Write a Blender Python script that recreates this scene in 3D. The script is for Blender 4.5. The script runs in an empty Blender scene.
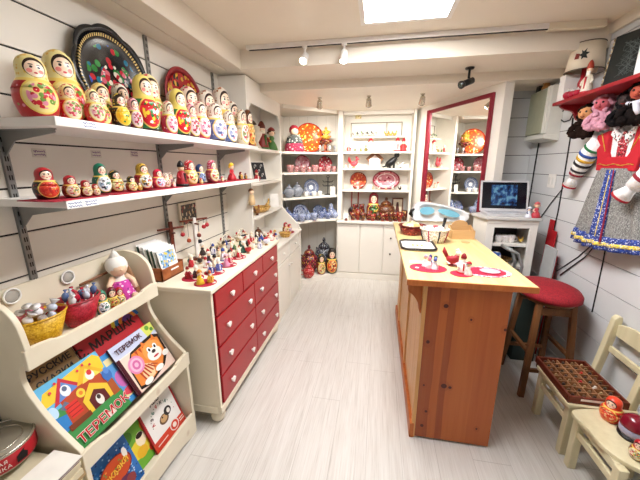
import bpy, bmesh, math, random
from mathutils import Vector, Matrix
random.seed(7)
PI = math.pi
SC = bpy.context.scene
COL = SC.collection
H = 1.55; F = 305.0; PITCH = math.radians(13.86); YAW = math.radians(10.6)
# ------------------------------------------------------------------ camera
cam = bpy.data.cameras.new('camera'); camo = bpy.data.objects.new('camera', cam); COL.objects.link(camo)
cam.sensor_width = 36; cam.lens = F / 640 * 36; cam.clip_start = .02
camo.location = (0, 0, H); camo.rotation_euler = (PI / 2 - PITCH, 0, YAW)
SC.camera = camo
_cy, _sy, _cp, _sp = math.cos(YAW), math.sin(YAW), math.cos(PITCH), math.sin(PITCH)
FW = Vector((-_sy * _cp, _cy * _cp, -_sp)); RT = Vector((_cy, _sy, 0)); UP = RT.cross(FW)
def at(ax, val, px, py):
    """world point where the sight line of a photo pixel meets the plane axis=val"""
    d = RT * (px - 320) + UP * (240 - py) + FW * F
    o = Vector((0, 0, H)); t = (val - o[ax]) / d[ax]
    return o + d * t
# ------------------------------------------------------------------ materials
def lin(c):
    return tuple(((v / 12.92) if v <= .04045 else ((v + .055) / 1.055) ** 2.4) for v in c)
def rgb(h):
    h = h.lstrip('#'); return lin(tuple(int(h[i:i + 2], 16) / 255 for i in (0, 2, 4))) + (1,)
class NB:
    def __init__(s, name, rough=.5, spec=.4, metal=0.):
        s.m = bpy.data.materials.new(name); s.m.use_nodes = True
        s.nt = s.m.node_tree; s.b = s.nt.nodes['Principled BSDF']
        s.b.inputs['Roughness'].default_value = rough; s.b.inputs['Metallic'].default_value = metal
        s.b.inputs['Specular IOR Level'].default_value = spec
    def n(s, t, **kw):
        x = s.nt.nodes.new(t)
        for k, v in kw.items(): setattr(x, k, v)
        return x
    def put(s, sock, v):
        if isinstance(v, bpy.types.NodeSocket): s.nt.links.new(v, sock)
        elif v is not None:
            sock.default_value = v
    def math(s, op, a, b=None, clamp=False):
        x = s.n('ShaderNodeMath', operation=op, use_clamp=clamp)
        s.put(x.inputs[0], a); s.put(x.inputs[1], b); return x.outputs[0]
    def mix(s, f, a, b):
        x = s.n('ShaderNodeMix', data_type='RGBA')
        s.put(x.inputs['Factor'], f); s.put(x.inputs[6], a); s.put(x.inputs[7], b); return x.outputs[2]
    def obj(s):
        x = s.n('ShaderNodeTexCoord'); return x.outputs['Object']
    def sep(s, v):
        x = s.n('ShaderNodeSeparateXYZ'); s.put(x.inputs[0], v); return x.outputs
    def mapping(s, v, scale=(1, 1, 1), rot=(0, 0, 0), loc=(0, 0, 0)):
        x = s.n('ShaderNodeMapping'); s.put(x.inputs[0], v); x.inputs['Scale'].default_value = scale
        x.inputs['Rotation'].default_value = rot; x.inputs['Location'].default_value = loc; return x.outputs[0]
    def noise(s, v, scale, detail=3., rough=.5):
        x = s.n('ShaderNodeTexNoise'); s.put(x.inputs['Vector'], v); x.inputs['Scale'].default_value = scale
        x.inputs['Detail'].default_value = detail; x.inputs['Roughness'].default_value = rough; return x.outputs[0]
    def voro(s, v, scale, feature='F1', rand=1.):
        x = s.n('ShaderNodeTexVoronoi', feature=feature); s.put(x.inputs['Vector'], v); x.inputs['Scale'].default_value = scale
        x.inputs['Randomness'].default_value = rand; return x.outputs['Distance'], x.outputs['Color']
    def ramp(s, f, stops, const=False):
        x = s.n('ShaderNodeValToRGB'); s.put(x.inputs[0], f); r = x.color_ramp
        if const: r.interpolation = 'CONSTANT'
        while len(r.elements) < len(stops): r.elements.new(.5)
        for e, (p, c) in zip(r.elements, stops): e.position = p; e.color = rgb(c) if isinstance(c, str) else c
        return x.outputs[0]
    def step(s, lo, v):            # 1 where v > lo
        return s.math('GREATER_THAN', v, lo)
    def ell(s, u, w, cu, cw, ru, rw):   # 1 inside ellipse
        a = s.math('DIVIDE', s.math('SUBTRACT', u, cu), ru); b = s.math('DIVIDE', s.math('SUBTRACT', w, cw), rw)
        return s.math('LESS_THAN', s.math('ADD', s.math('MULTIPLY', a, a), s.math('MULTIPLY', b, b)), 1.)
    def color(s, c): s.put(s.b.inputs['Base Color'], c); return s.m
    def bump(s, h, strength=.3, dist=.002):
        x = s.n('ShaderNodeBump'); x.inputs['Strength'].default_value = strength; x.inputs['Distance'].default_value = dist
        s.put(x.inputs['Height'], h); s.nt.links.new(x.outputs[0], s.b.inputs['Normal'])
_pc = {}
def plain(h, rough=.5, spec=.4, metal=0., var=.06):
    k = (h, rough, spec, metal, var)
    if k in _pc: return _pc[k]
    b = NB('paint_' + h.strip('#'), rough, spec, metal); c = rgb(h)
    if var:
        f = b.noise(b.obj(), 18., 3.)
        lo = tuple(v * (1 - var * 2) for v in c[:3]) + (1,); hi = tuple(min(1, v * (1 + var)) for v in c[:3]) + (1,)
        b.color(b.mix(f, lo, hi))
    else: b.b.inputs['Base Color'].default_value = c
    _pc[k] = b.m; return b.m
def emit(h, strength):
    m = bpy.data.materials.new('glow'); m.use_nodes = True; nt = m.node_tree; nt.nodes.clear()
    e = nt.nodes.new('ShaderNodeEmission'); o = nt.nodes.new('ShaderNodeOutputMaterial')
    e.inputs[0].default_value = rgb(h); e.inputs[1].default_value = strength; nt.links.new(e.outputs[0], o.inputs[0]); return m
def wood(name, dark, light, axis=2, scale=14., knots=None, rough=.42, boards=None):
    b = NB(name, rough, .4); o = b.obj()
    sc = [1., 1., 1.]; sc[axis] = .09
    f = b.noise(b.mapping(o, scale=tuple(v * scale for v in sc)), 1.6, 5., .6)
    c = b.ramp(f, [(.25, dark), (.75, light)])
    if boards is not None:            # glued boards of differing tone across x
        ax, w = boards
        u = b.sep(o)[ax]; idx = b.math('FLOOR', b.math('DIVIDE', u, w))
        wn = b.n('ShaderNodeTexWhiteNoise', noise_dimensions='1D'); b.put(wn.inputs['W'], idx)
        c = b.mix(b.math('MULTIPLY', wn.outputs[0], .55), c, rgb(dark))
    if knots:
        d, _ = b.voro(b.mapping(o, scale=(1, 1, .62)), knots)
        ring = b.math('SMOOTH_MIN', 1., b.math('MULTIPLY', d, 1.))
        k = b.math('LESS_THAN', d, .085)
        c = b.mix(k, c, rgb('#45190b'))
    b.color(c); b.bump(f, .12, .001); return b.m
# painted pattern: petals over a ground
def floral(name, ground, cols, scale=40., cover=.42, rough=.35, axis_scale=(1, 1, 1), leaf=None):
    b = NB(name, rough, .5); o = b.mapping(b.obj(), scale=axis_scale)
    d, cc = b.voro(o, scale); r = b.sep(cc)[0]
    n = len(cols); stops = [(i / n, c) for i, c in enumerate(cols)]
    pc = b.ramp(r, stops, True)
    c = rgb(ground)
    if leaf:
        d2, _ = b.voro(b.mapping(o, loc=(.3, .7, .2)), scale * 1.3)
        c = b.mix(b.math('LESS_THAN', d2, cover * .8), c, rgb(leaf))
    c = b.mix(b.math('LESS_THAN', d, cover), c, pc)
    if scale < 80 and axis_scale == (1, 1, 1): c = b.mix(b.math('LESS_THAN', d, cover * .3), c, rgb('#f6e9c0'))
    return b.color(c)
_dm = {}
def doll_mat(scarf, dress, apron, flowers=('#c9182b', '#e8a0b4', '#2f8a3c', '#f0c93a'), dots=None, hair='#2a1710'):
    """painted nesting doll of height 1: headscarf, face, dress, flowered apron (all on object coordinates)"""
    k = (scarf, dress, apron, flowers, dots, hair)
    if k in _dm: return _dm[k]
    b = NB('painted_doll', .28, .5); o = b.obj(); x, y, z = b.sep(o)[:3]
    front = b.math('LESS_THAN', y, 0.)
    c = b.mix(b.step(.56, z), rgb(dress), rgb(scarf))
    d, cc = b.voro(o, 11.); pc = b.ramp(b.sep(cc)[0], [(i / len(flowers), f) for i, f in enumerate(flowers)], True)
    side = b.math('MULTIPLY', b.math('LESS_THAN', d, .26), b.math('LESS_THAN', z, .5))
    c = b.mix(b.math('MULTIPLY', side, .8), c, pc)
    if dots:
        d2, _ = b.voro(o, 13.)
        c = b.mix(b.math('MULTIPLY', b.math('LESS_THAN', d2, .3), b.step(.56, z)), c, rgb(dots))
    ap = b.math('MULTIPLY', b.ell(x, z, 0., .32, .23, .25), front)
    d3, c3 = b.voro(b.mapping(o, loc=(.2, .1, .4), scale=(1, .2, 1)), 15.); p3 = b.ramp(b.sep(c3)[0], [(i / len(flowers), f) for i, f in enumerate(flowers)], True)
    apc = b.mix(b.math('MULTIPLY', b.math('LESS_THAN', d3, .62), b.ell(x, z, 0., .33, .19, .2)), rgb(apron), p3)
    apc = b.mix(b.math('LESS_THAN', d3, .12), apc, rgb('#fff3c8'))
    rim = b.math('MULTIPLY', b.ell(x, z, 0., .32, .25, .275), front)
    c = b.mix(rim, c, rgb('#f1d268')); c = b.mix(ap, c, apc)
    c = b.mix(b.math('LESS_THAN', b.math('ABSOLUTE', b.math('SUBTRACT', z, .57)), .022), c, rgb('#f1d268'))
    sk = b.math('MULTIPLY', b.ell(x, z, 0., .765, .145, .15), front)
    c = b.mix(sk, c, rgb(hair))
    fc = b.math('MULTIPLY', b.ell(x, z, 0., .745, .128, .125), front); skin = rgb('#f7d9bd')
    ax_ = b.math('ABSOLUTE', x)
    skin = b.mix(b.ell(ax_, z, .075, .71, .035, .03), skin, rgb('#ee8f86'))
    skin = b.mix(b.ell(ax_, z, .05, .768, .02, .018), skin, rgb('#1d1a1c'))
    skin = b.mix(b.ell(ax_, z, .05, .805, .032, .009), skin, rgb(hair))
    skin = b.mix(b.ell(x, z, 0., .682, .026, .014), skin, rgb('#c01c24'))
    c = b.mix(fc, c, skin)
    c = b.mix(b.math('LESS_THAN', z, .045), c, rgb('#2b1512' if dress < '#8' else dress))
    _dm[k] = b.color(c); return _dm[k]
# ------------------------------------------------------------------ mesh builder
class MB:
    def __init__(s): s.v = []; s.f = []; s.mi = []; s.sm = []; s.mt = Matrix.Identity(4)
    def add(s, vs, fs, mi=0, smooth=False):
        o = len(s.v); s.v += [tuple(s.mt @ Vector(p)) for p in vs]
        for f in fs: s.f.append([i + o for i in f]); s.mi.append(mi); s.sm.append(smooth)
        return s
    def box(s, a, b, mi=0):
        (x0, y0, z0), (x1, y1, z1) = [min(p, q) for p, q in zip(a, b)], [max(p, q) for p, q in zip(a, b)]
        vs = [(x0, y0, z0), (x1, y0, z0), (x1, y1, z0), (x0, y1, z0), (x0, y0, z1), (x1, y0, z1), (x1, y1, z1), (x0, y1, z1)]
        return s.add(vs, [(0, 3, 2, 1), (4, 5, 6, 7), (0, 1, 5, 4), (1, 2, 6, 5), (2, 3, 7, 6), (3, 0, 4, 7)], mi)
    def prism(s, poly, a, b, axis=2, mi=0, smooth=False):
        """poly of 2-D points extruded along axis from a to b; 2-D order: axis0->(y,z) axis1->(x,z) axis2->(x,y)"""
        def P(u, w, t): return {0: (t, u, w), 1: (u, t, w), 2: (u, w, t)}[axis]
        ar = sum(poly[i][0] * poly[(i + 1) % len(poly)][1] - poly[(i + 1) % len(poly)][0] * poly[i][1] for i in range(len(poly)))
        if (ar < 0) != (axis == 1): poly = poly[::-1]
        if a > b: a, b = b, a
        n = len(poly); vs = [P(u, w, a) for u, w in poly] + [P(u, w, b) for u, w in poly]
        fs = [tuple(range(n - 1, -1, -1)), tuple(range(n, 2 * n))]
        s.add(vs, fs, mi); o = len(s.v) - 2 * n
        for i in range(n):
            j = (i + 1) % n; s.f.append([o + i, o + j, o + n + j, o + n + i]); s.mi.append(mi); s.sm.append(smooth)
        return s
    def lathe(s, prof, c=(0, 0, 0), seg=20, mi=0, sx=1., sy=1., smooth=True):
        """profile (r,z) bottom to top about the vertical through c"""
        vs = []; fs = []; rings = []
        for r, z in prof:
            if r < 1e-6: rings.append([len(vs)]); vs.append((c[0], c[1], c[2] + z))
            else:
                rings.append(list(range(len(vs), len(vs) + seg)))
                vs += [(c[0] + r * sx * math.cos(2 * PI * k / seg), c[1] + r * sy * math.sin(2 * PI * k / seg), c[2] + z) for k in range(seg)]
        for A, B in zip(rings, rings[1:]):
            for k in range(seg):
                l = (k + 1) % seg
                if len(A) == 1 and len(B) == 1: continue
                if len(A) == 1: fs.append((A[0], B[l], B[k]))
                elif len(B) == 1: fs.append((A[k], A[l], B[0]))
                else: fs.append((A[k], A[l], B[l], B[k]))
        if len(rings[0]) > 1: fs.append(tuple(reversed(rings[0])))
        if len(rings[-1]) > 1: fs.append(tuple(rings[-1]))
        return s.add(vs, fs, mi, smooth)
    def ball(s, c, r, seg=12, mi=0, sx=1., sy=1., sz=1.):
        n = max(5, seg // 2)
        return s.lathe([(r * math.sin(PI * i / n) if 0 < i < n else 0, -r * sz * math.cos(PI * i / n)) for i in range(n + 1)], c, seg, mi, sx, sy)
    def tube(s, path, r, seg=8, mi=0, closed=False):
        P = [Vector(p) for p in path]; n = len(P); R = r if isinstance(r, (list, tuple)) else [r] * n
        vs = []; fs = []; up = None
        for i, p in enumerate(P):
            if closed: t = P[(i + 1) % n] - P[i - 1]
            else: t = P[min(i + 1, n - 1)] - P[max(i - 1, 0)]
            t = t.normalized() if t.length > 1e-9 else Vector((0, 0, 1))
            if up is None: up = t.orthogonal().normalized()
            up = (up - t * up.dot(t)); up = up.normalized() if up.length > 1e-6 else t.orthogonal().normalized()
            w = t.cross(up)
            vs += [tuple(p + (up * math.cos(2 * PI * k / seg) + w * math.sin(2 * PI * k / seg)) * R[i]) for k in range(seg)]
        for i in range(n if closed else n - 1):
            j = (i + 1) % n
            for k in range(seg):
                l = (k + 1) % seg; fs.append((i * seg + k, i * seg + l, j * seg + l, j * seg + k))
        if not closed: fs += [tuple(range(seg - 1, -1, -1)), tuple(range((n - 1) * seg, n * seg))]
        return s.add(vs, fs, mi, True)
    def bar(s, p, q, w, d, mi=0, up=(0, 0, 1)):
        """rectangular bar from p to q, width w across, depth d along 'up' side"""
        p, q = Vector(p), Vector(q); t = (q - p).normalized(); u = Vector(up)
        if abs(t.dot(u)) > .98: u = Vector((0, 1, 0))
        a = t.cross(u).normalized(); b = a.cross(t).normalized()
        vs = []
        for c in (p, q):
            for i, j in ((-1, -1), (1, -1), (1, 1), (-1, 1)): vs.append(tuple(c + a * (i * w / 2) + b * (j * d / 2)))
        return s.add(vs, [(3, 2, 1, 0), (4, 5, 6, 7), (0, 1, 5, 4), (1, 2, 6, 5), (2, 3, 7, 6), (3, 0, 4, 7)], mi)
    def build(s, name, mats, parent=None, bevel=0, fix=True):
        if not isinstance(mats, (list, tuple)): mats = [mats]
        me = bpy.data.meshes.new(name); me.from_pydata(s.v, [], s.f)
        for m in mats: me.materials.append(m)
        me.polygons.foreach_set('material_index', s.mi); me.polygons.foreach_set('use_smooth', s.sm)
        if fix:
            bm = bmesh.new(); bm.from_mesh(me); bmesh.ops.recalc_face_normals(bm, faces=bm.faces); bm.to_mesh(me); bm.free()
        me.update()
        o = bpy.data.objects.new(name, me); COL.objects.link(o)
        if parent is not None: o.parent = parent
        if bevel:
            md = o.modifiers.new('bevel', 'BEVEL'); md.width = bevel; md.segments = 2; md.limit_method = 'ANGLE'
        return o
def tag(o, label, cat, group=None):
    o['label'] = label; o['category'] = cat
    if group: o['group'] = group
    return o
def thing(name, label, cat, loc=(0, 0, 0), rz=0, group=None):
    o = bpy.data.objects.new(name, None); COL.objects.link(o); o.empty_display_size = .05
    o.location = loc; o.rotation_euler = (0, 0, rz); return tag(o, label, cat, group)
def struct(o): o['kind'] = 'structure'; return o
KIDS = {}
def kids(o): return [c for c in bpy.data.objects if c.parent == o]
def dup(root, loc, rz=0., scale=None, label=None, group=None, mats=None, kidlist=None):
    r = root.copy(); COL.objects.link(r); r.location = loc; r.rotation_euler = (0, 0, rz)
    if scale is not None: r.scale = scale if isinstance(scale, (tuple, list)) else (scale,) * 3
    if label: r['label'] = label
    if group: r['group'] = group
    def rec(a, b):
        for ch in kids(a):
            c = ch.copy(); COL.objects.link(c); c.parent = b
            if mats: remat(c, mats)
            rec(ch, c)
    ks = [(c) for c in kids(root)]
    for ch in ks:
        c = ch.copy(); COL.objects.link(c); c.parent = r
        if mats: remat(c, mats)
        for g in kids(ch):
            d = g.copy(); COL.objects.link(d); d.parent = c
            if mats: remat(d, mats)
    if mats and r.type == 'MESH': remat(r, mats)
    return r
def remat(o, mats):
    for i, sl in enumerate(o.material_slots):
        m = mats[i] if i < len(mats) else None
        if m: sl.link = 'OBJECT'; sl.material = m
def text(body, size, mat, parent, mtx, name='lettering', depth=.0006, align='CENTER', bold=0.):
    cu = bpy.data.curves.new(name, 'FONT'); cu.body = body; cu.size = size; cu.align_x = align; cu.align_y = 'CENTER'
    cu.extrude = depth; cu.resolution_u = 2; cu.offset = bold
    t = bpy.data.objects.new(name, cu); COL.objects.link(t); bpy.context.view_layer.update()
    me = bpy.data.meshes.new_from_object(t.evaluated_get(bpy.context.evaluated_depsgraph_get()))
    bpy.data.objects.remove(t); bpy.data.curves.remove(cu)
    me.materials.clear(); me.materials.append(mat)
    o = bpy.data.objects.new(name, me); COL.objects.link(o); o.parent = parent; o.matrix_local = mtx; return o
STAND = Matrix(((1, 0, 0, 0), (0, 0, -1, 0), (0, 1, 0, 0), (0, 0, 0, 1)))    # text upright, read from -y
def T(x, y, z): return Matrix.Translation((x, y, z))
ORD = ['first', 'second', 'third', 'fourth', 'fifth', 'sixth', 'seventh', 'eighth', 'ninth', 'tenth', 'eleventh', 'twelfth', 'thirteenth',
       'fourteenth', 'fifteenth', 'sixteenth', 'seventeenth', 'eighteenth', 'nineteenth', 'twentieth', 'twenty-first', 'twenty-second',
       'twenty-third', 'twenty-fourth', 'twenty-fifth', 'twenty-sixth', 'twenty-seventh', 'twenty-eighth', 'twenty-ninth', 'thirtieth', 'thirty-first', 'thirty-second', 'thirty-third', 'thirty-fourth', 'thirty-fifth', 'thirty-sixth', 'thirty-seventh', 'thirty-eighth', 'thirty-ninth', 'fortieth']
# ------------------------------------------------------------------ shared materials
def wall_paint(name, h):
    b = NB(name, .45, .35); f = b.noise(b.obj(), 5., 4.)
    c = rgb(h); b.color(b.mix(f, tuple(v * .94 for v in c[:3]) + (1,), c)); b.bump(b.noise(b.obj(), 60., 2.), .06, .001); return b.m
M_wall = wall_paint('wall_paint', '#e6dfd3'); M_wallr = wall_paint('wall_paint_right', '#dcdcdc'); M_ceil = wall_paint('ceiling_paint', '#ece2d2')
M_cab = wall_paint('cabinet_white', '#f1ece2'); M_gap = plain('#2a2522', .8, var=0)
M_cream = wall_paint('cream_paint', '#eee4cd'); M_bookcase = None
M_shelf = wall_paint('shelf_white', '#efeae4'); M_metal = plain('#8f8f8c', .4, .5, .6); M_dark = plain('#1b1a1a', .5)
M_red = plain('#b5202b', .38); M_redmat = plain('#a81c34', .7); M_white = plain('#f3efe9', .4); M_black = plain('#141212', .4)
M_gold = plain('#c9962f', .35, .5, .3); M_skin = plain('#f2cfae', .5)
def floor_mat():
    b = NB('floor_planks', .42, .45); o = b.obj(); x, y, z = b.sep(o)[:3]
    w = .19; iu = b.math('FLOOR', b.math('DIVIDE', x, w))
    wn = b.n('ShaderNodeTexWhiteNoise', noise_dimensions='1D'); b.put(wn.inputs['W'], iu)
    g = b.noise(b.mapping(o, scale=(60., 1.6, 1.)), 2.2, 6., .65)
    g2 = b.noise(b.mapping(o, scale=(11., .6, 1.)), 2., 3., .5)
    fine = b.noise(b.mapping(o, scale=(120., 3., 1.)), 2., 3., .6)
    v = b.math('ADD', b.math('MULTIPLY', g, .5), b.math('ADD', b.math('MULTIPLY', g2, .25), b.math('MULTIPLY', fine, .25)))
    c = b.ramp(v, [(.32, '#aca59d'), (.46, '#cdc8c2'), (.6, '#dad7d2')])
    c = b.mix(b.math('MULTIPLY', wn.outputs[0], .22), c, rgb('#c2bbb2'))
    fr = b.math('FRACT', b.math('DIVIDE', x, w)); seam = b.math('LESS_THAN', fr, .012)
    ys = b.math('FRACT', b.math('ADD', b.math('DIVIDE', y, 1.2), b.math('MULTIPLY', wn.outputs[0], 7.3))); sy = b.math('LESS_THAN', ys, .0025)
    c = b.mix(b.math('MULTIPLY', b.math('MAXIMUM', seam, sy), .5), c, rgb('#8a8077'))
    b.color(c); b.bump(v, .12, .001); return b.m
def pine_front():
    b = NB('pine_counter', .38, .45); o = b.obj(); x, y, z = b.sep(o)[:3]
    ks = [(.30, .36), (.325, .19), (.405, .37), (.437, .365), (.372, .845), (.30, .63), (.5, .78), (.665, .74), (.31, .09), (.60, .12)]
    warp = b.math('MULTIPLY', b.math('SUBTRACT', b.noise(b.mapping(o, scale=(3, 1, 1.4)), 2., 2.), .5), .08); xx = b.math('ADD', x, warp)
    f = b.noise(b.mapping(o, scale=(26., 10., .9)), 1.6, 5., .6); c = b.ramp(f, [(.25, '#a8521f'), (.75, '#c87435')])
    strip = b.ramp(b.math('ADD', b.math('MULTIPLY', b.math('SUBTRACT', b.math('ADD', x, b.math('MULTIPLY', warp, .25)), .255), 2.4), 0.), [(0, '#b9622e'), (.045, '#7f3016'), (.2, '#b25c28'), (.3, '#823318'), (.385, '#b4602a'), (.7, '#a85324')], True)
    c = b.mix(.6, c, strip)
    for i, (kx, kz) in enumerate(ks):
        r = .011 + .004 * (i % 3); big = i in (2, 3, 4)
        c = b.mix(b.math('MULTIPLY', b.ell(x, z, kx, kz, r * 1.5, r * 1.8), .3), c, rgb('#8c3c18')); c = b.mix(b.ell(x, z, kx, kz, r * (.8 if big else .5), r * (.75 if big else .55)), c, rgb('#4a170c'))
    b.color(c); b.bump(f, .1, .001); return b.m
M_pine = wood('pine_boards', '#a4501f', '#c9773a', 2, 13.); M_pinef = pine_front()
M_pineL = wood('pine_panelling', '#c98f52', '#e0b278', 2, 14.)
M_pineT = wood('pine_top', '#d2b375', '#e8d19a', 1, 12.)
M_oak = wood('stool_wood', '#5e3a20', '#8a5a33', 2, 14.)
M_box = wood('brown_box', '#7c3d1c', '#a9602f', 0, 16.); M_dkwood = wood('dark_red_wood', '#4f1f13', '#7c3520', 1, 14.)
M_chair = wood('chair_cream_wood', '#cfc29a', '#e6dcb8', 2, 10.)
def cream_knots():
    b = NB('bookcase_paint', .45, .35); o = b.obj(); f = b.noise(o, 6., 4.)
    c = b.mix(f, rgb('#d9cdb2'), rgb('#eee5d0')); d, _ = b.voro(b.mapping(o, scale=(1, 1, .8)), 4.2)
    sm = b.math('MULTIPLY', b.math('SUBTRACT', 1., b.math('MULTIPLY', d, 11.), True), .8, True)
    return b.color(b.mix(sm, c, rgb('#a67850')))
M_bookcase = cream_knots()
XL, XR, ZC = -1.36, 1.42, 2.42
exec_parts = []
# ================================================================== THE SETTING
mb = MB().box((XL - .1, -1.4, -.06), (XR + .1, 4.6, 0)); struct(mb.build('floor', floor_mat()))
mb = MB().box((XL - .1, -1.4, ZC), (XR + .1, 2.5, ZC + .08)); struct(mb.build('ceiling', M_ceil))
mb = MB().prism([(2.5, 2.28), (2.93, 2.28), (2.93, 2.21), (4.6, 2.21), (4.6, 2.5), (2.5, 2.5)], XL - .1, XR + .1, axis=0)
struct(mb.build('trim_1', M_ceil))                                   # dropped beam and lower alcove ceiling
def planks(a, b, z0, z1, fixed, axis, thick, first=1.122, pitch=.17, gap=.007):
    m = MB(); k = math.floor((z0 - first) / pitch) - 1; z = first + k * pitch
    while z < z1:
        lo, hi = max(z0, z + gap / 2), min(z1, z + pitch - gap / 2)
        if hi > lo:
            if axis == 0: m.box((fixed, a, lo), (fixed + thick, b, hi))
            else: m.box((a, fixed, lo), (b, fixed + thick, hi))
        z += pitch
    if axis == 0: m.box((fixed + thick * .3, a, z0), (fixed + thick * 1.6, b, z1), 1)
    else: m.box((a, fixed + thick * .3, z0), (b, fixed + thick * 1.6, z1), 1)
    return m
struct(planks(-1.4, 4.5, 0, 2.5, XL, 0, -.02).build('wall_left', [M_wall, M_gap], bevel=.0015))
struct(planks(-1.4, 3.37, 0, 2.5, XR, 0, .02, 1.128, .17, .0045).build('wall_right', [M_wallr, M_gap], bevel=.001))
struct(planks(.98, XR, 0, 2.3, 3.35, 1, .02, 1.128, .17, .005).build('wall_corner', [M_wallr, M_gap], bevel=.0015))
struct(MB().box((XL - .1, 4.42, 0), (.7, 4.5, 2.3)).build('wall_back', M_cab))
# slanting mirror wall
MD = Vector((math.sin(math.radians(25)), -math.cos(math.radians(25)), 0)); MA = Vector((.7475, 3.484, 0)) - MD * .48; MN = Vector((-MD.y, MD.x, 0))   # MN points away from the shop
if MN.dot(Vector((1, 1, 0))) < 0: MN = -MN
def mw(t, n, z): p = MA + MD * t + MN * n; return (p.x, p.y, z)
pl = [mw(-.16, 0, 0)[:2], mw(1.06, 0, 0)[:2], (1.075, 3.0), (1.09, 3.36), (.6, 4.45), (.42, 4.45)]
struct(MB().prism(pl, 0, 2.215, 2).build('wall_mirror', M_cab))
# left soffit with its seam
m = MB().box((XL, -1.4, 2.285), (-1.1, 2.5, ZC)); m.box((XL, -1.4, 2.278), (-1.235, 2.5, 2.285)); m.box((-1.225, -1.4, 2.278), (-1.1, 2.5, 2.285))
struct(m.build('trim_2', M_ceil, bevel=.002))
# cornice strips on right wall
struct(MB().box((XR - .02, -1.4, 2.355), (XR, 3.35, ZC)).build('trim_3', M_ceil, bevel=.003))
# ceiling light panel
t = thing('ceiling_light', 'bright square fluorescent panel recessed in the ceiling', 'light', (.12, 1.6, ZC))
m = MB()
for a, b in (((-.27, -.62, -.012), (-.24, .62, 0)), ((.24, -.62, -.012), (.27, .62, 0)), ((-.24, -.62, -.012), (.24, -.59, 0)), ((-.24, .59, -.012), (.24, .62, 0))): m.box(a, b)
m.build('frame', M_white, t)
MB().box((-.24, -.59, -.008), (.24, .59, -.001)).build('diffuser', emit('#fdfdff', 34), t)
# ================================================================== TRACK AND SPOTS
t = thing('light_track', 'long white ceiling track carrying two spotlights in front of the beam', 'track', (0, 2.44, ZC))
MB().box((-1.02, -.018, -.03), (1.3, .018, 0)).build('rail', M_white, t, bevel=.003)
MB().box((-1.0, -.006, -.034), (1.02, .006, -.029)).build('slot', M_dark, t)
MB().box((1.02, -.02, -.04), (1.34, .02, 0)).build('feed_box', M_cream, t, bevel=.003)
def spot(name, label, loc, target, body, lamp_e, glow, drop=.07, group=None):
    t = thing(name, label, 'spotlight', loc, group=group); d = (Vector(target) - Vector(loc)); d = d.normalized()
    MB().lathe([(.016, -.012), (.022, 0)], seg=12).tube([(0, 0, -.01), (0, 0, -drop)], .008).build('stem', body, t)
    p = Vector((0, 0, -drop)); a = p - d * .035; e = p + d * .05
    MB().tube([a, a + d * .012, p, e - d * .012, e], [.014, .024, .026, .03, .032], 12).build('lamp_head', body, t)
    MB().tube([e + d * .001, e + d * .006], [.026, .02], 12).build('bulb', glow, t)
    li = bpy.data.lights.new('spot', 'SPOT'); li.energy = lamp_e; li.spot_size = 2.0; li.spot_blend = .8; li.shadow_soft_size = .04; li.color = (1, .96, .89)
    lo = bpy.data.objects.new(name + '_light', li); COL.objects.link(lo); lo.location = Vector(loc) + e + d * .03
    lo.rotation_euler = d.to_track_quat('-Z', 'Y').to_euler()
    return t
G_hot = emit('#fff1d8', 30)
spot('track_spotlight', 'glowing white track spotlight, left of the two on the ceiling track', (-.57, 2.44, 2.39), (-.85, .9, .7), M_white, 14, G_hot)
spot('track_spotlight', 'white track spotlight aimed at the floor, right of the two on the ceiling track', (-.28, 2.44, 2.39), (-.38, 1.7, 0), M_white, 12, G_hot)
M_chrome = plain('#d9d0be', .2, .5, .8)
for (x, lab) in ((-.62, 'small chrome spotlight over the corner shelves with the orange tray'), (-.125, 'small chrome spotlight over the central back shelves'), (.385, 'small chrome spotlight beside the top corner of the red mirror')):
    spot('alcove_spotlight', lab, (x, 3.3, 2.21), (x - .02 if x > -.5 else x - .2, 4.25, 1.35), M_chrome, 38, G_hot, .05, 'spotlights in the alcove ceiling')
t = thing('security_camera', 'black security camera hanging from the beam above the mirror', 'camera', (.66, 2.78, 2.28))
MB().lathe([(.03, -.012), (.035, 0)], seg=14).build('mount', M_black, t)
MB().tube([(0, 0, -.01), (0, 0, -.075)], .009).build('arm', M_black, t)
m = MB(); m.tube([(.035, .03, -.085), (-.05, -.035, -.125)], [.024, .024], 10); m.tube([(-.05, -.035, -.125), (-.062, -.044, -.131)], [.028, .03], 12); m.build('body', M_black, t)
MB().tube([(-.063, -.045, -.1315), (-.066, -.047, -.133)], .018, 12).build('lens', plain('#2b3b35', .1, .8), t)
# ================================================================== MIRROR
M_frame = plain('#84142a', .4); mi = NB('mirror_glass', .015, .5, 1.0); mi.b.inputs['Base Color'].default_value = (.92, .93, .92, 1)
t = thing('wall_mirror', 'tall mirror in a red frame on the slanting wall, reflecting the shelves', 'mirror', mw(.5, 0, 1.6))
def mwl(tt, n, z): return Vector(mw(tt, n, z)) - Vector(mw(.5, 0, 1.6))
def mbar(t0, t1, z0, z1, d0, d1, name, mat):
    vs = [mwl(a, -d, z) for z in (z0, z1) for a, d in ((t0, d0), (t1, d0), (t1, d1), (t0, d1))]
    MB().add(vs, [(0, 1, 2, 3), (4, 5, 6, 7), (0, 1, 5, 4), (1, 2, 6, 5), (2, 3, 7, 6), (3, 0, 4, 7)]).build(name, mat, t)
mbar(.03, .94, .9, 2.13, .004, .012, 'glass', mi.m)
mbar(0, .05, .86, 2.15, .002, .03, 'frame_side', M_frame); mbar(.93, .965, .86, 2.15, .002, .022, 'frame_side', M_frame)
mbar(.05, .93, 2.115, 2.15, .002, .022, 'frame_top', M_frame); mbar(.05, .93, .86, .9, .002, .03, 'frame_bottom', M_frame)
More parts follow.
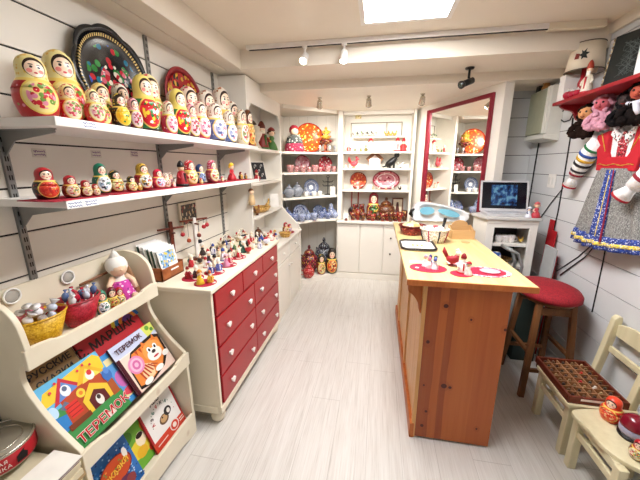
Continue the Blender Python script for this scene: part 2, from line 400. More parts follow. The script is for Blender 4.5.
# ================================================================== SHELVES ON THE LEFT WALL
def wall_shelf(label, z, y0, y1, x1, th):
    t = thing('wall_shelf', label, 'shelf', (XL, y0, z))
    MB().box((0, 0, -th), (x1 - XL, y1 - y0, 0)).build('board', M_shelf, t, bevel=.003)
    for yy in (.93, 1.76, 2.5):
        y = yy - y0
        MB().prism([(.012, -th), (.25, -th), (.25, -th - .014), (.07, -th - .04), (.012, -th - .095)], y - .002, y + .002, axis=1).box((.012, y - .007, -th - .004), (.25, y + .007, -th)).build('bracket', M_metal, t)
    return t
wall_shelf('long white upper wall shelf crowded with nesting dolls', 1.703, .87, 2.597, -1.03, .03)
wall_shelf('long white lower wall shelf holding sets of dolls on red mats', 1.43, .87, 2.597, -1.03, .027)
for y, lab in ((.93, 'grey slotted shelf upright at the near end of the wall shelves'), (1.76, 'grey slotted shelf upright halfway along the wall shelves'), (2.5, 'grey slotted shelf upright beside the white end panel')):
    m = MB().box((XL, y - .012, .9), (XL + .012, y + .012, 2.27)); z = .95
    while z < 2.25:
        m.box((XL + .012, y - .006, z), (XL + .0128, y - .002, z + .018), 1); m.box((XL + .012, y + .002, z), (XL + .0128, y + .006, z + .018), 1); z += .034
    o = m.build('shelf_upright', [M_metal, M_black]); tag(o, lab, 'shelf upright', 'slotted shelf uprights')
# ================================================================== LEFT CABINET (open shelves + base)
XC = -1.115
t = thing('shelf_cabinet', 'white open-shelved cabinet with a base cupboard between red dresser and corner', 'cabinet', (0, 0, 0))
MB().box((XL, 2.6, .79), (XC, 2.63, 2.27)).build('end_panel', M_cab, t, bevel=.003)
pr = [(XL, .0), (-.9, .0), (-.9, .8), (-.93, .86), (-1.02, .95), (-1.07, 1.0), (XC, 1.06), (XC, 2.27), (XL, 2.27)]
MB().prism(pr, 3.5, 3.53, axis=1).build('end_panel', M_cab, t, bevel=.003)
MB().box((XL + .001, 2.63, .79), (XL + .012, 3.5, 2.27)).build('back_panel', M_cab, t)
for z in (1.703, 1.385, 1.07):
    MB().box((XL + .012, 2.63, z - .025), (XC, 3.5, z)).build('shelf', M_cab, t, bevel=.002)
MB().box((XC - .02, 2.63, 2.07), (XC, 3.5, 2.27)).prism([(2.63, 2.07), (2.7, 2.07), (2.66, 2.03), (2.63, 1.95)], XC - .02, XC, axis=0).prism([(3.5, 2.07), (3.43, 2.07), (3.47, 2.03), (3.5, 1.95)], XC - .02, XC, axis=0).build('fascia', M_cab, t, bevel=.003)
MB().box((XL, 2.6, .0), (-.925, 3.5, .775)).build('base_body', M_cab, t)
MB().box((XL, 2.565, .775), (-.88, 3.5, .8)).build('countertop', M_cab, t, bevel=.004)
for a, b in ((2.62, 3.04), (3.06, 3.48)):
    d = MB().box((-.925, a, .6), (-.905, b, .755)).build('drawer', M_cab, t, bevel=.004)
    MB().ball((-.893, (a + b) / 2, .68), .012, 10).build('knob', M_white, d)
    d = MB().box((-.925, a, .08), (-.905, b, .585)).box((-.906, a + .06, .14), (-.903, b - .06, .525)).build('door', M_cab, t, bevel=.003)
    MB().ball((-.893, b - .03 if a < 3 else a + .03, .5), .012, 10).build('knob', M_white, d)
# ================================================================== CORNER UNIT
t = thing('corner_shelf_unit', 'white corner shelves holding a doll, orange tray and blue-and-white china', 'shelf unit', (0, 0, 0))
def corner(z, th, inset=0., zt=None):
    p = [(XL + .012, 3.531), (XC + .02 - inset, 3.531), (-.535 - inset * .3, 4.05 + inset * .2), (-.535, 4.405), (XL + .012, 4.405)]
    return MB().prism(p, z - th, z, 2)
for z in (1.70, 1.457, 1.155): corner(z, .022).build('shelf', M_cab, t, bevel=.002)
p = [(XL + .012, 3.531), (-1.05, 3.531), (-.95, 3.72), (-.80, 3.9), (-.535, 4.05), (-.535, 4.405), (XL + .012, 4.405)]
MB().prism(p, .815, .84, 2).build('shelf', M_cab, t, bevel=.002)
MB().prism([(XL + .012, 3.531), (-.92, 3.6), (-.92, 3.69), (-.53, 4.05), (-.53, 4.405), (XL + .012, 4.405)], 0, .07, 2).build('plinth', M_cab, t, bevel=.003)
MB().prism([(-1.1, 3.535), (-1.08, 3.535), (-.545, 4.04), (-.545, 4.06)], 2.17, 2.21, 2).build('fascia', M_cab, t)
MB().box((XL + .001, 3.531, .07), (XL + .012, 4.405, 2.2)).build('back_panel', M_cab, t)
m = MB().box((XL + .012, 4.405, .07), (-.535, 4.42, 2.2))
for k in range(6): m.box((XL + .1 + k * .13, 4.4045, .07), (XL + .103 + k * .13, 4.4055, 2.2), 1)
m.build('back_panel', [M_cab, plain('#cfc6b6', .6)], t)
# ================================================================== BACK CABINET
t = thing('display_cabinet', 'white back wall cabinet with four shelves of red and white crockery above cupboards', 'cabinet', (0, 0, 0))
MB().box((-.53, 4.1, .82), (-.47, 4.42, 2.21)).build('side_panel', M_cab, t, bevel=.003)
MB().box((.4, 4.1, .82), (.43, 4.42, 2.21)).build('side_panel', M_cab, t, bevel=.003)
MB().box((-.47, 4.16, 2.165), (.4, 4.18, 2.21)).build('fascia', M_cab, t, bevel=.003)
m = MB().box((-.47, 4.405, .82), (.4, 4.42, 2.21)); m.build('back_panel', M_cab, t)
for z in (1.715, 1.505, 1.22): MB().box((-.47, 4.15, z - .022), (.4, 4.405, z)).build('shelf', M_cab, t, bevel=.002)
MB().box((-.36, 4.25, 1.895), (.33, 4.405, 1.91)).build('shelf', M_cab, t, bevel=.002)
MB().box((-.53, 4.03, .785), (.46, 4.42, .815)).build('countertop', M_cab, t, bevel=.004)
MB().box((-.53, 4.08, 0), (.46, 4.42, .785)).build('base_body', M_cab, t)
MB().box((-.53, 4.05, 0), (.46, 4.08, .075)).build('plinth', M_cab, t, bevel=.003)
for i, (a, b) in enumerate(((-.515, -.215), (-.205, .1), (.11, .44))):
    d = MB().box((a, 4.06, .09), (b, 4.08, .775)).build('door', M_cab, t, bevel=.003)
    if i == 2:
        for zk in (.6, .38): MB().ball((.2, 4.048, zk), .013, 10).build('knob', plain('#3a1c1a', .35), d)
# ================================================================== RED DRESSER
t = thing('dresser', 'cream dresser with nine red drawers and white heart knobs on bun feet', 'dresser', (0, 0, 0))
YA, YB, XF = 1.405, 2.552, -.872
m = MB().box((XL + .01, YA, .09), (XF - .012, YB, .865)); m.build('body', M_cream, t, bevel=.004)
MB().box((XL + .006, YA - .015, .865), (XF + .016, YB + .015, .893)).build('top', M_cream, t, bevel=.006)
m = MB().box((XF - .012, YA, .082), (XF + .008, YB, .128)).box((XL + .01, YA - .006, .082), (XF - .012, YA, .128)); m.build('plinth', M_cream, t, bevel=.004)
M_drw = plain('#a3111c', .3, .5)
m = MB().box((XF - .012, YA + .02, .128), (XF - .004, YB - .02, .862)); m.build('front_panel', plain('#7c141b', .4), t)
for y in (YA, YB - .02): MB().box((XF - .012, y, .128), (XF + .002, y + .02, .865)).build('stile', M_cream, t)
def heart(mb, c, s, mi=0):
    pts = []
    for k in range(20):
        a = 2 * PI * k / 20; pts.append((c[1] + s * 16 * math.sin(a) ** 3 / 17, c[2] + s * (13 * math.cos(a) - 5 * math.cos(2 * a) - 2 * math.cos(3 * a) - math.cos(4 * a)) / 17))
    mb.prism(pts, c[0], c[0] + .012, axis=0, mi=mi)
rows = [(.715, .855, 3)] + [(.135 + k * .193, .318 + k * .193, 2) for k in (2, 1, 0)]
W0, W1 = YA + .028, YB - .028
for z0, z1, n in rows:
    w = (W1 - W0) / n
    for k in range(n):
        a, b = W0 + k * w + .004, W0 + (k + 1) * w - .004
        d = MB().box((XF - .006, a, z0), (XF + .01, b, z1)).build('drawer', M_drw, t, bevel=.004)
        for f in ((.5,) if n == 3 else (.2, .8)):
            kb = MB().tube([(XF + .01, a + (b - a) * f, (z0 + z1) / 2), (XF + .022, a + (b - a) * f, (z0 + z1) / 2)], .006, 8); heart(kb, (XF + .02, a + (b - a) * f, (z0 + z1) / 2), .021)
            kb.build('knob', M_white, d, bevel=.002)
for x, y in ((XF - .05, YA + .05), (XF - .05, YB - .05), (XL + .07, YA + .05), (XL + .07, YB - .05)):
    MB().lathe([(.028, 0), (.04, .012), (.045, .035), (.038, .06), (.024, .07), (.03, .09)], (x, y, 0), 16).build('foot', M_cream, t)
# ================================================================== BOOKCASE
BY0, BY1 = .71, 1.345
t = thing('book_rack', 'cream painted wooden book rack with scalloped sides and sloping book ledges', 'book rack', (0, 0, 0))
def smoothp(pts, n=6):
    out = []
    for i in range(len(pts) - 1):
        p0, p1, p2, p3 = pts[max(i - 1, 0)], pts[i], pts[i + 1], pts[min(i + 2, len(pts) - 1)]
        for k in range(n):
            u = k / n
            out.append(tuple(.5 * (2 * p1[j] + (p2[j] - p0[j]) * u + (2 * p0[j] - 5 * p1[j] + 4 * p2[j] - p3[j]) * u * u + (3 * p1[j] - p0[j] - 3 * p2[j] + p3[j]) * u ** 3) for j in (0, 1)))
    return out + [pts[-1]]
curve = smoothp([(-1.345, 1.11), (-1.28, 1.112), (-1.21, 1.09), (-1.165, 1.04), (-1.148, .96), (-1.15, .90), (-1.19, .86), (-1.198, .80), (-1.17, .73), (-1.11, .64), (-1.04, .565), (-1.012, .53), (-1.008, .46), (-1.006, .3), (-1.006, 0)])
prof = curve + [(-1.345, 0)]
for y in (BY0, BY1 - .02): MB().prism(prof, y, y + .02, axis=1).build('side_panel', M_bookcase, t, bevel=.003)
I0, I1 = BY0 + .02, BY1 - .02
MB().box((-1.355, I0, .05), (-1.343, I1, 1.1)).build('back_panel', M_bookcase, t)
MB().box((-1.343, I0, .862), (-1.16, I1, .88)).build('shelf', M_bookcase, t)
def lip(x0, x1, z0, z1, name='ledge_lip', sc=.02):
    pts = [(BY0 - .004, z0), (BY1 + .004, z0)]
    up = smoothp([(BY1 + .004, z1 - sc * .2), (BY1 - .03, z1), (BY1 - .09, z1 - sc * .4), (BY1 - .15, z1 - sc), (BY0 + .15, z1 - sc), (BY0 + .09, z1 - sc * .4), (BY0 + .03, z1), (BY0 - .004, z1 - sc * .2)], 4)
    MB().prism(pts + up, x0, x1, axis=0).build(name, M_bookcase, t, bevel=.003)
lip(-1.162, -1.144, .862, .94); lip(-1.02, -1.002, .455, .535)
MB().prism([(-1.02, .455), (-1.02, .475), (-1.15, .41), (-1.15, .39)], I0, I1, axis=1).build('shelf', M_bookcase, t)
MB().prism([(-1.342, .86), (-1.334, .86), (-1.145, .40), (-1.155, .40)], I0, I1, axis=1).build('sloping_board', M_bookcase, t)
MB().prism([(-1.25, .40), (-1.24, .40), (-1.135, .105), (-1.145, .105)], I0, I1, axis=1).build('sloping_board', M_bookcase, t)
MB().box((-1.2, I0, .085), (-1.02, I1, .105)).build('shelf', M_bookcase, t)
pts = [(BY0, 0), (BY0 + .06, 0)] + [(BY0 + .06 + .5 * k / 10, .03 * math.sin(PI * k / 10) ** .5) for k in range(1, 10)] + [(BY1 - .06, 0), (BY1, 0), (BY1, .14), (BY0, .14)]
MB().prism(pts, -1.02, -1.004, axis=0).build('plinth', M_bookcase, t, bevel=.003)
for y in (.825, 1.03): pass
# ================================================================== COUNTER
t = thing('shop_counter', 'knotty pine shop counter with pale top and panelled side', 'counter', (0, 0, 0))
CX0, CX1, CY0, CY1 = .255, .672, 1.535, 3.1
MB().box((CX0 + .02, CY0, .012), (CX1, CY0 + .022, .955)).build('front_panel', M_pinef, t, bevel=.002)
m = MB().box((CX0, CY0 + .001, .0), (CX0 + .02, CY0 + .03, .955)); m.build('corner_post', M_pineL, t, bevel=.002)
y = CY0 + .03; k = 0
m = MB()
while y < CY1:
    w = min(.085, CY1 - y); m.box((CX0 + .006, y + .002, .09), (CX0 + .02, y + w - .002, .955)); y += .085
m.box((CX0 + .012, CY0 + .03, .03), (CX0 + .018, CY1, .955)); m.build('side_panelling', M_pineL, t, bevel=.004)
MB().box((CX0 - .012, CY0 - .004, 0), (CX0 + .012, CY1, .095)).build('skirting', M_pine, t, bevel=.003)
for yy in (2.1, 2.75): MB().box((CX0 - .006, yy, .095), (CX0 + .012, yy + .06, .955)).build('batten', M_pineL, t, bevel=.002)
MB().box((CX1 - .02, CY0 + .022, .0), (CX1, CY1, .955)).build('side_panel', M_pine, t)
MB().box((CX0 + .02, CY1 - .02, 0), (CX1 - .02, CY1, .955)).build('back_panel', M_pine, t)
MB().box((.17, 1.555 - .035, .955), (.775, 3.12, .985)).build('top', M_pineT, t, bevel=.004)
MB().box((.168, 1.515, .953), (.777, 1.523, .983)).build('edge_strip', M_pine, t, bevel=.001)
for yy in (1.56, 2.78):
    MB().prism(smoothp([(CX0 + .002, .955), (CX0 + .002, .79), (CX0 - .012, .80), (CX0 - .02, .84), (CX0 - .045, .88), (CX0 - .07, .9), (CX0 - .075, .93), (CX0 - .075, .955)], 4), yy, yy + .028, axis=1).build('corbel', M_pine, t)
# ================================================================== OBJECT KINDS
DPROF = [(.20, 0), (.235, .015), (.268, .1), (.3, .22), (.308, .33), (.298, .43), (.27, .51), (.235, .57), (.212, .61), (.203, .66), (.206, .72), (.207, .78), (.196, .85), (.168, .91), (.118, .957), (.06, .988), (0, 1)]
def _halves():
    lo = MB().lathe([p for p in DPROF if p[1] <= .43] + [(.0, .43)], seg=22); hi = MB().lathe([(.0, .432), (.302, .432)] + [p for p in DPROF if p[1] > .43], seg=22)
    a = lo.build('lower_half', M_red); b = hi.build('upper_half', M_red); ma, mb_ = a.data, b.data
    bpy.data.objects.remove(a); bpy.data.objects.remove(b)
    w = MB().lathe(DPROF, seg=16).build('nesting_doll', M_red); mw_ = w.data; bpy.data.objects.remove(w)
    return ma, mb_, mw_
DLO, DHI, DW = _halves()
def use(mesh, name, mat, parent=None):
    o = bpy.data.objects.new(name, mesh); COL.objects.link(o); o.parent = parent
    o.material_slots[0].link = 'OBJECT'; o.material_slots[0].material = mat; return o
def settle(L, xmin, xmax, pull=.3):
    """nudge neighbouring dolls apart on their shelf: L = [x, y, radius]"""
    for it in range(500):
        moved = False
        for i in range(len(L)):
            for j in range(i + 1, len(L)):
                a, b = L[i], L[j]; dx, dy = b[0] - a[0], b[1] - a[1]; d = math.hypot(dx, dy) or 1e-6; need = a[2] + b[2] + .002
                if d < need:
                    k = (need - d) / 2 / d; a[0] -= dx * k; a[1] -= dy * k * .6; b[0] += dx * k; b[1] += dy * k * .6; moved = True
        for a in L: a[0] = min(max(a[0], xmin + a[2]), xmax - min(a[2], .05))
        if not moved: break
    return L
def doll(label, loc, h, rz, mat, group=None, fat=1., parts=True):
    lab = dict(label=label, cat='nesting doll')
    if parts:
        t = thing('nesting_doll', label, 'nesting doll', loc, rz, group); t.scale = (h * fat, h * fat, h)
        use(DLO, 'lower_half', mat, t); use(DHI, 'upper_half', mat, t); return t
    o = use(DW, 'nesting_doll', mat); o.location = loc; o.rotation_euler = (0, 0, rz); o.scale = (h * fat, h * fat, h)
    return tag(o, label, 'nesting doll', group)
FL = ('#c9182b', '#e8a0b4', '#2f8a3c', '#f0c93a')
D = {
 'sem': doll_mat('#efdf98', '#b4121a', '#f2dc8c', ('#c9182b', '#e58aa4', '#c9182b', '#6f9a3c'), '#e9c050'),
 'semb': doll_mat('#f4e7a8', '#d02a2a', '#f6ecc4', ('#d6435a', '#f0a9b8', '#d6435a', '#7f9d4a'), '#d85a5a'),
 'blk': doll_mat('#22180f', '#1d1512', '#f2c52a', ('#f2c52a', '#e9a92a', '#3b7a3a', '#f5e07a'), '#f0d24a'),
 'mar': doll_mat('#e7a3ae', '#7a1730', '#f0ccd0', ('#b01c3c', '#f2c4cc', '#5a7a3a', '#b01c3c'), '#b01c3c'),
 'grn': doll_mat('#ecd774', '#1f7a3a', '#d0202a', ('#d0202a', '#f3d23a', '#ffffff', '#1f7a3a')),
 'pnk': doll_mat('#ead6c2', '#c2244a', '#f0d9d4', ('#d64a78', '#f0a8be', '#8a2a4a', '#ffffff'), '#c2244a'),
 'blu': doll_mat('#e9dfd2', '#59689c', '#e8e2ea', ('#59689c', '#a7b0d2', '#c06a7a', '#ffffff'), '#a05a4a'),
 'wht': doll_mat('#efe6d6', '#d9cbb4', '#f4efe6', ('#c2505a', '#8a9a5a', '#d8b36a', '#b98a6a'), '#a9683a'),
 'brn': doll_mat('#6a3a20', '#8a2a1a', '#d9a04a', ('#d9a04a', '#c2401a', '#5a6a2a', '#efd9a0')),
 'hrt': doll_mat('#a81a24', '#241412', '#d8452f', ('#d8452f', '#c92a22', '#e08a4a', '#b01c22'), None),
 'redg': doll_mat('#b3202c', '#7c1620', '#e6dfc8', ('#c9303a', '#e6b0a0', '#4a7a3a', '#d8c060')),
 'teal': doll_mat('#1f7a5c', '#1a6a50', '#e9eef0', ('#2a2a3a', '#9ab4c8', '#1a6a50', '#ffffff')),
 'dkf': doll_mat('#1c2a1a', '#8a1a22', '#e0d4a0', ('#c9303a', '#f0e0b0', '#3a7a3a', '#d8a83a'), '#d8a83a'),
 'gold': doll_mat('#c9a23a', '#b02030', '#f0ece0', ('#2a2a2a', '#c9a23a', '#b02030', '#ffffff'), '#7a5a1a'),
 'pkr': doll_mat('#d0284a', '#d84a6a', '#e6e0ea', ('#8a94b8', '#d0284a', '#e8a0b0', '#b8c0d8')),
 'dotr': doll_mat('#cc1f2e', '#c8a05a', '#efe2b8', ('#e0b84a', '#c9303a', '#7a9a4a', '#f0e0b0'), '#f6efe6'),
 'dotp': doll_mat('#d4486a', '#c04a5a', '#f0e6cc', ('#d4b06a', '#c9303a', '#7a9a4a', '#f0e0b0'), '#f6efe6'),
 'navy': doll_mat('#27406e', '#2a3a6a', '#5a74a8', ('#27406e', '#8aa0c8', '#1c2a4a', '#c8d4e8')),
 'dkr': doll_mat('#6a1420', '#3a1216', '#c9a04a', ('#c9302a', '#c9a04a', '#3a5a2a', '#e0c070')),
 'khk': doll_mat('#a81c22', '#8a1a1e', '#1c1412', ('#c9962f', '#d8322a', '#2f7a3c', '#c9962f')),
 'tin': doll_mat('#e8452a', '#e23a22', '#e8502e', ('#d8301c', '#f08a4a', '#d8301c', '#f2c08a')),
 'mrn': doll_mat('#7c1024', '#b8b4c8', '#9a96b4', ('#8a1430', '#b8b4c8', '#8a1430', '#d0cce0')),
}
LR = math.radians
# ---- generic small figures: three kinds, unit height, front -y
def fig_mesh(kind):
    out = {}
    if kind == 'robe':
        out['body'] = MB().lathe([(.24, 0), (.26, .05), (.2, .3), (.15, .52), (.1, .58), (0, .6)], seg=14).tube([(-.13, 0, .5), (-.24, -.06, .36), (-.2, -.14, .3)], .05, 6).tube([(.13, 0, .5), (.24, -.06, .36), (.2, -.14, .3)], .05, 6)
        out['trim'] = MB().lathe([(.262, .0), (.272, .02), (.262, .075), (.25, .08)], seg=14).box((-.03, -.23, .06), (.03, -.12, .5))
        out['head'] = MB().ball((0, 0, .69), .125, 12).ball((0, -.12, .68), .022, 6)
        out['hat'] = MB().lathe([(.135, .74), (.14, .78), (.12, .86), (.07, .95), (0, 1)], seg=12)
        out['beard'] = MB().lathe([(.02, .46), (.075, .54), (.1, .63), (.08, .67), (0, .68)], (0, -.075, 0), 10, sy=.6)
    elif kind == 'girl':
        out['body'] = MB().lathe([(.27, 0), (.28, .04), (.2, .26), (.1, .42), (.13, .52), (.09, .6), (0, .62)], seg=14)
        out['arm'] = MB().tube([(-.11, 0, .54), (-.2, -.05, .42), (-.12, -.15, .36)], .04, 6)
        out['head'] = MB().ball((0, 0, .73), .14, 12).ball((0, -.135, .72), .022, 6)
        out['hair'] = MB().ball((0, .025, .77), .15, 12).ball((-.16, .02, .74), .05, 8).ball((.16, .02, .74), .05, 8)
        out['hat'] = MB().lathe([(.17, .84), (.16, .87), (.1, .95), (0, 1)], seg=12)
    elif kind == 'bird':
        out['body'] = MB().tube([(0, .35, .5), (0, .18, .36), (0, 0, .33), (0, -.18, .42), (0, -.25, .62)], [.04, .17, .24, .19, .1], 10)
        out['head'] = MB().ball((0, -.27, .74), .13, 10).tube([(0, -.38, .74), (0, -.48, .72)], [.04, .005], 6)
        out['comb'] = MB().ball((0, -.25, .9), .06, 8, sz=1.4).ball((0, -.17, .88), .05, 8)
        out['tail'] = MB().tube([(0, .28, .45), (0, .42, .7), (0, .46, .95)], [.1, .12, .02], 8)
        out['base'] = MB().lathe([(.17, 0), (.15, .05), (.06, .1), (.05, .2)], seg=10)
    return {k: v.build(k, M_red).data for k, v in out.items()}
FIG = {}
for k in ('robe', 'girl', 'bird'):
    FIG[k] = fig_mesh(k)
for o in list(bpy.data.objects):
    if o.name.split('.')[0] in ('body', 'trim', 'head', 'hat', 'beard', 'arm', 'hair', 'comb', 'tail', 'base') and o.parent is None and o.type == 'MESH': bpy.data.objects.remove(o)
def fig(kind, label, loc, h, rz, mats, group=None, name='figurine', cat='figurine', skip=()):
    """mats: dict part -> hex"""
    t = thing(name, label, cat, loc, rz, group); t.scale = (h,) * 3
    for part, me in FIG[kind].items():
        if part in skip: continue
        use(me, part, plain(mats.get(part, '#f2cfae'), .45), t)
    return t
# ---- crockery
def plate_mat(name, rim, ground, cols, scale=26, band=None, r=.5, centre=None):
    b = NB(name, .22, .5); o = b.obj(); x, y, z = b.sep(o)[:3]
    rr = b.math('SQRT', b.math('ADD', b.math('MULTIPLY', x, x), b.math('MULTIPLY', z, z)))
    d, cc = b.voro(o, scale / 5); p = b.ramp(b.sep(cc)[0], [(i / len(cols), c) for i, c in enumerate(cols)], True)
    c = b.mix(b.math('LESS_THAN', d, .36), rgb(ground), p)
    if centre: c = b.mix(b.math('LESS_THAN', rr, .14), c, rgb(centre))
    if band: c = b.mix(b.math('LESS_THAN', b.math('ABSOLUTE', b.math('SUBTRACT', rr, .33)), .018), c, rgb(band))
    c = b.mix(b.step(.455, rr), c, rgb(rim)); return b.color(c)
def plate_mesh():
    m = MB(); m.mt = Matrix.Rotation(PI / 2, 4, 'X')      # axis +z -> -y
    m.lathe([(.0, -.02), (.3, -.02), (.42, .02), (.5, .055), (.5, .07), (.41, .04), (.3, .0), (0, 0)], seg=36)
    o = m.build('plate', M_red); me = o.data; bpy.data.objects.remove(o); return me
PLATE = plate_mesh()
def plate(label, c, dia, rz, mat, sx=1., tilt=.15, group=None, name='plate', cat='plate'):
    o = use(PLATE, name, mat); o.location = c; o.rotation_euler = (-tilt, 0, rz); o.scale = (dia * sx, dia, dia); return tag(o, label, cat, group)
def lathe_thing(name, label, cat, loc, prof, mat, seg=18, group=None, rz=0):
    o = MB().lathe(prof, seg=seg).build(name, mat); o.location = loc; o.rotation_euler = (0, 0, rz); return tag(o, label, cat, group)
def pot(name, label, cat, loc, h, mat, rz=0, group=None, lidmat=None, spout=True):
    """teapot / samovar-like round pot"""
    t = thing(name, label, cat, loc, rz, group)
    MB().lathe([(.2, 0), (.24, .03), (.38, .2), (.42, .38), (.36, .56), (.24, .66), (0, .67)], seg=18).build('body', mat, t)
    MB().lathe([(.25, .66), (.22, .74), (.1, .82), (.04, .84), (.07, .9), (.05, .97), (0, 1)], seg=14).build('lid', lidmat or mat, t)
    if spout: MB().tube([(.34, 0, .28), (.5, 0, .38), (.58, 0, .58), (.66, 0, .64)], [.09, .07, .05, .04], 8).build('spout', mat, t)
    MB().tube([(-.36, 0, .5), (-.56, 0, .56), (-.6, 0, .36), (-.5, 0, .24), (-.38, 0, .24)], .035, 8).build('handle', lidmat or mat, t)
    t.scale = (h,) * 3; return t
def cup(label, loc, h, mat, rz=0, group=None, name='cup', handle=True):
    t = thing(name, label, 'cup', loc, rz, group)
    MB().lathe([(.3, 0), (.36, .06), (.46, .6), (.5, 1), (.46, 1), (.42, .6), (.32, .1), (0, .08)], seg=16).build('bowl', mat, t)
    if handle: MB().tube([(.44, 0, .8), (.66, 0, .78), (.7, 0, .5), (.6, 0, .3), (.38, 0, .24)], .05, 6).build('handle', mat, t)
    t.scale = (h,) * 3; return t
def mat_disc(label, c, ry, rx, matl=M_redmat, group=None, rz=0, th=.003, name='mat', n=28, rect=False):
    m = MB()
    if rect: m.box((-rx, -ry, 0), (rx, ry, th))
    else: m.prism([(rx * math.cos(2 * PI * k / n), ry * math.sin(2 * PI * k / n)) for k in range(n)], 0, th, 2)
    o = m.build(name, matl); o.location = c; o.rotation_euler = (0, 0, rz); return tag(o, label, 'mat', group)
# ================================================================== UPPER SHELF
ZU = 1.703
Ug = 'nesting dolls on the upper wall shelf'
UP_ = [ # px, top py, x, material, description, fatness
 (33, 55, -1.13, 'sem', 'big yellow-scarfed doll in red, nearest on the upper shelf', 1.25), (57, 52, -1.24, 'sem', 'big yellow-scarfed doll behind the nearest one on the upper shelf', 1.1),
 (72, 84, -1.1, 'semb', 'small yellow-scarfed doll just after the big pair on the upper shelf', 1.15), (84, 88, -1.085, 'semb', 'small cream-scarfed doll in front of the left rim of the black tray', 1.1),
 (93, 82, -1.17, 'sem', 'yellow-scarfed doll against the left half of the black tray', 1.1), (104, 95, -1.085, 'sem', 'small red-based yellow doll under the middle of the black tray', 1.2),
 (118, 94, -1.085, 'blk', 'black oval doll with a yellow flowered apron below the black tray', 1.1), (128, 95, -1.11, 'mar', 'maroon doll with pink scarf right of the black-and-yellow doll', 1.),
 (137, 100, -1.085, 'mar', 'smaller maroon doll with pink flowers in front of the tray edge', 1.), (134, 86, -1.2, 'wht', 'pale doll behind two maroon dolls at the right rim of the black tray', 1.),
 (147, 80, -1.13, 'grn', 'yellow-scarfed doll with red body and green base, left of two alike', 1.), (158, 77, -1.2, 'semb', 'pale yellow doll standing tall left of the small red tray', 1.),
 (163, 94, -1.1, 'grn', 'yellow-scarfed doll with red body and green base, right of two alike', 1.05), (173, 91, -1.14, 'grn', 'yellow and red doll below the left side of the red tray', 1.),
 (176, 104, -1.085, 'pnk', 'small pink doll below the middle of the red tray', 1.), (184, 90, -1.14, 'pnk', 'pink-dressed doll below the right side of the red tray', 1.),
 (195, 87, -1.17, 'pnk', 'pale-scarfed doll with crimson flowers just right of the red tray', 1.05), (191, 104, -1.085, 'mar', 'small maroon doll in the front row right of the red tray', 1.),
 (202, 88, -1.2, 'wht', 'white doll with brown-dotted scarf, second behind the blue doll', 1.), (204, 103, -1.085, 'pnk', 'small pink-and-white doll left of the blue-based doll', 1.05),
 (210, 85, -1.24, 'wht', 'tallest white doll with brown-dotted scarf behind the blue doll', .95), (216, 104, -1.09, 'blu', 'pale doll with a slate-blue base on the upper shelf', 1.2),
 (228, 97, -1.16, 'wht', 'wide white doll with brown patterned scarf near the end panel', .98), (226, 110, -1.085, 'blu', 'small pale doll with blue apron before the wide white doll', 1.05),
 (234, 107, -1.1, 'wht', 'small cream doll right in front of the end panel', .85), (241, 108, -1.11, 'brn', 'brown wooden-toned doll at the far end of the upper shelf', .8)]
UL = []
for px, py, x, k, lab, fat in UP_:
    p = at(0, x, px, py); h = p.z - ZU; fat *= .8; UL.append([x, p.y, .308 * h * fat, h, fat])
UL += [[-1.09, 2.52, .016, 0, 0], [-1.1, 2.57, .014, 0, 0]]
settle(UL, -1.29, -1.035)
for a in UL: a[1] = min(a[1], 2.59 - a[2])
settle(UL, -1.29, -1.035)
for a in UL: a[1] = min(a[1], 2.595 - a[2])
for (px, py, x, k, lab, _), (x, y, r_, h, fat) in zip(UP_, UL): doll(lab, (x, y, ZU), h, LR(68), D[k], Ug, fat)
for i, (px, x) in enumerate(((246, -1.09), (249, -1.1))):
    x, y = UL[-2 + i][:2]; p = Vector((x, y, ZU + .05 - .007 * i)); doll(('tiny brown doll', 'tiniest brown doll')[i] + ' last in line on the upper shelf', (x, p.y, ZU), p.z - ZU, LR(70), D['brn'], Ug, 1., False)
# trays standing behind
def tray_mat(name, ground, rim, kind):
    b = NB(name, .25, .5); o = b.obj(); x, y, z = b.sep(o)[:3]
    c = rgb(ground)
    if kind == 'black':
        d, cc = b.voro(o, 26.); r = b.sep(cc)[0]
        leaf = b.ramp(r, [(0, '#2f7f3a'), (.3, '#1f6f8a'), (.45, '#b5202b'), (.6, '#3a8a4a'), (.8, '#274fa0')], True)
        ring = b.math('MULTIPLY', b.ell(x, z, .0, .0, .155, .16), b.math('LESS_THAN', d, .42))
        c = b.mix(ring, c, leaf)
        d2, c2 = b.voro(b.mapping(o, scale=(1, .3, 1)), 36.); rose = b.ramp(b.sep(c2)[1], [(0, '#c8283a'), (.3, '#efc6c6'), (.55, '#f3ead8'), (.8, '#d86a7a')], True)
        c = b.mix(b.math('MULTIPLY', b.ell(x, z, .02, -.04, .115, .12), b.math('LESS_THAN', d2, .52)), c, rose)
        a = b.math('ARCTAN2', z, x); wv = b.math('SINE', b.math('MULTIPLY', a, 90.))
        rr = b.math('SQRT', b.math('ADD', b.math('POWER', b.math('DIVIDE', x, .235), 2.), b.math('POWER', b.math('DIVIDE', z, .235), 2.)))
        band = b.math('MULTIPLY', b.math('LESS_THAN', b.math('ABSOLUTE', b.math('SUBTRACT', rr, .84)), .028), b.step(-.1, wv))
        c = b.mix(band, c, rgb('#d9bd7a'))
    else:
        d, cc = b.voro(o, 30.); p = b.ramp(b.sep(cc)[0], [(0, '#c9962f'), (.35, '#2a1410'), (.6, '#d8a83a'), (.8, '#8a1a1e')], True)
        c = b.mix(b.math('LESS_THAN', d, .5), c, p)
    return b.color(c)
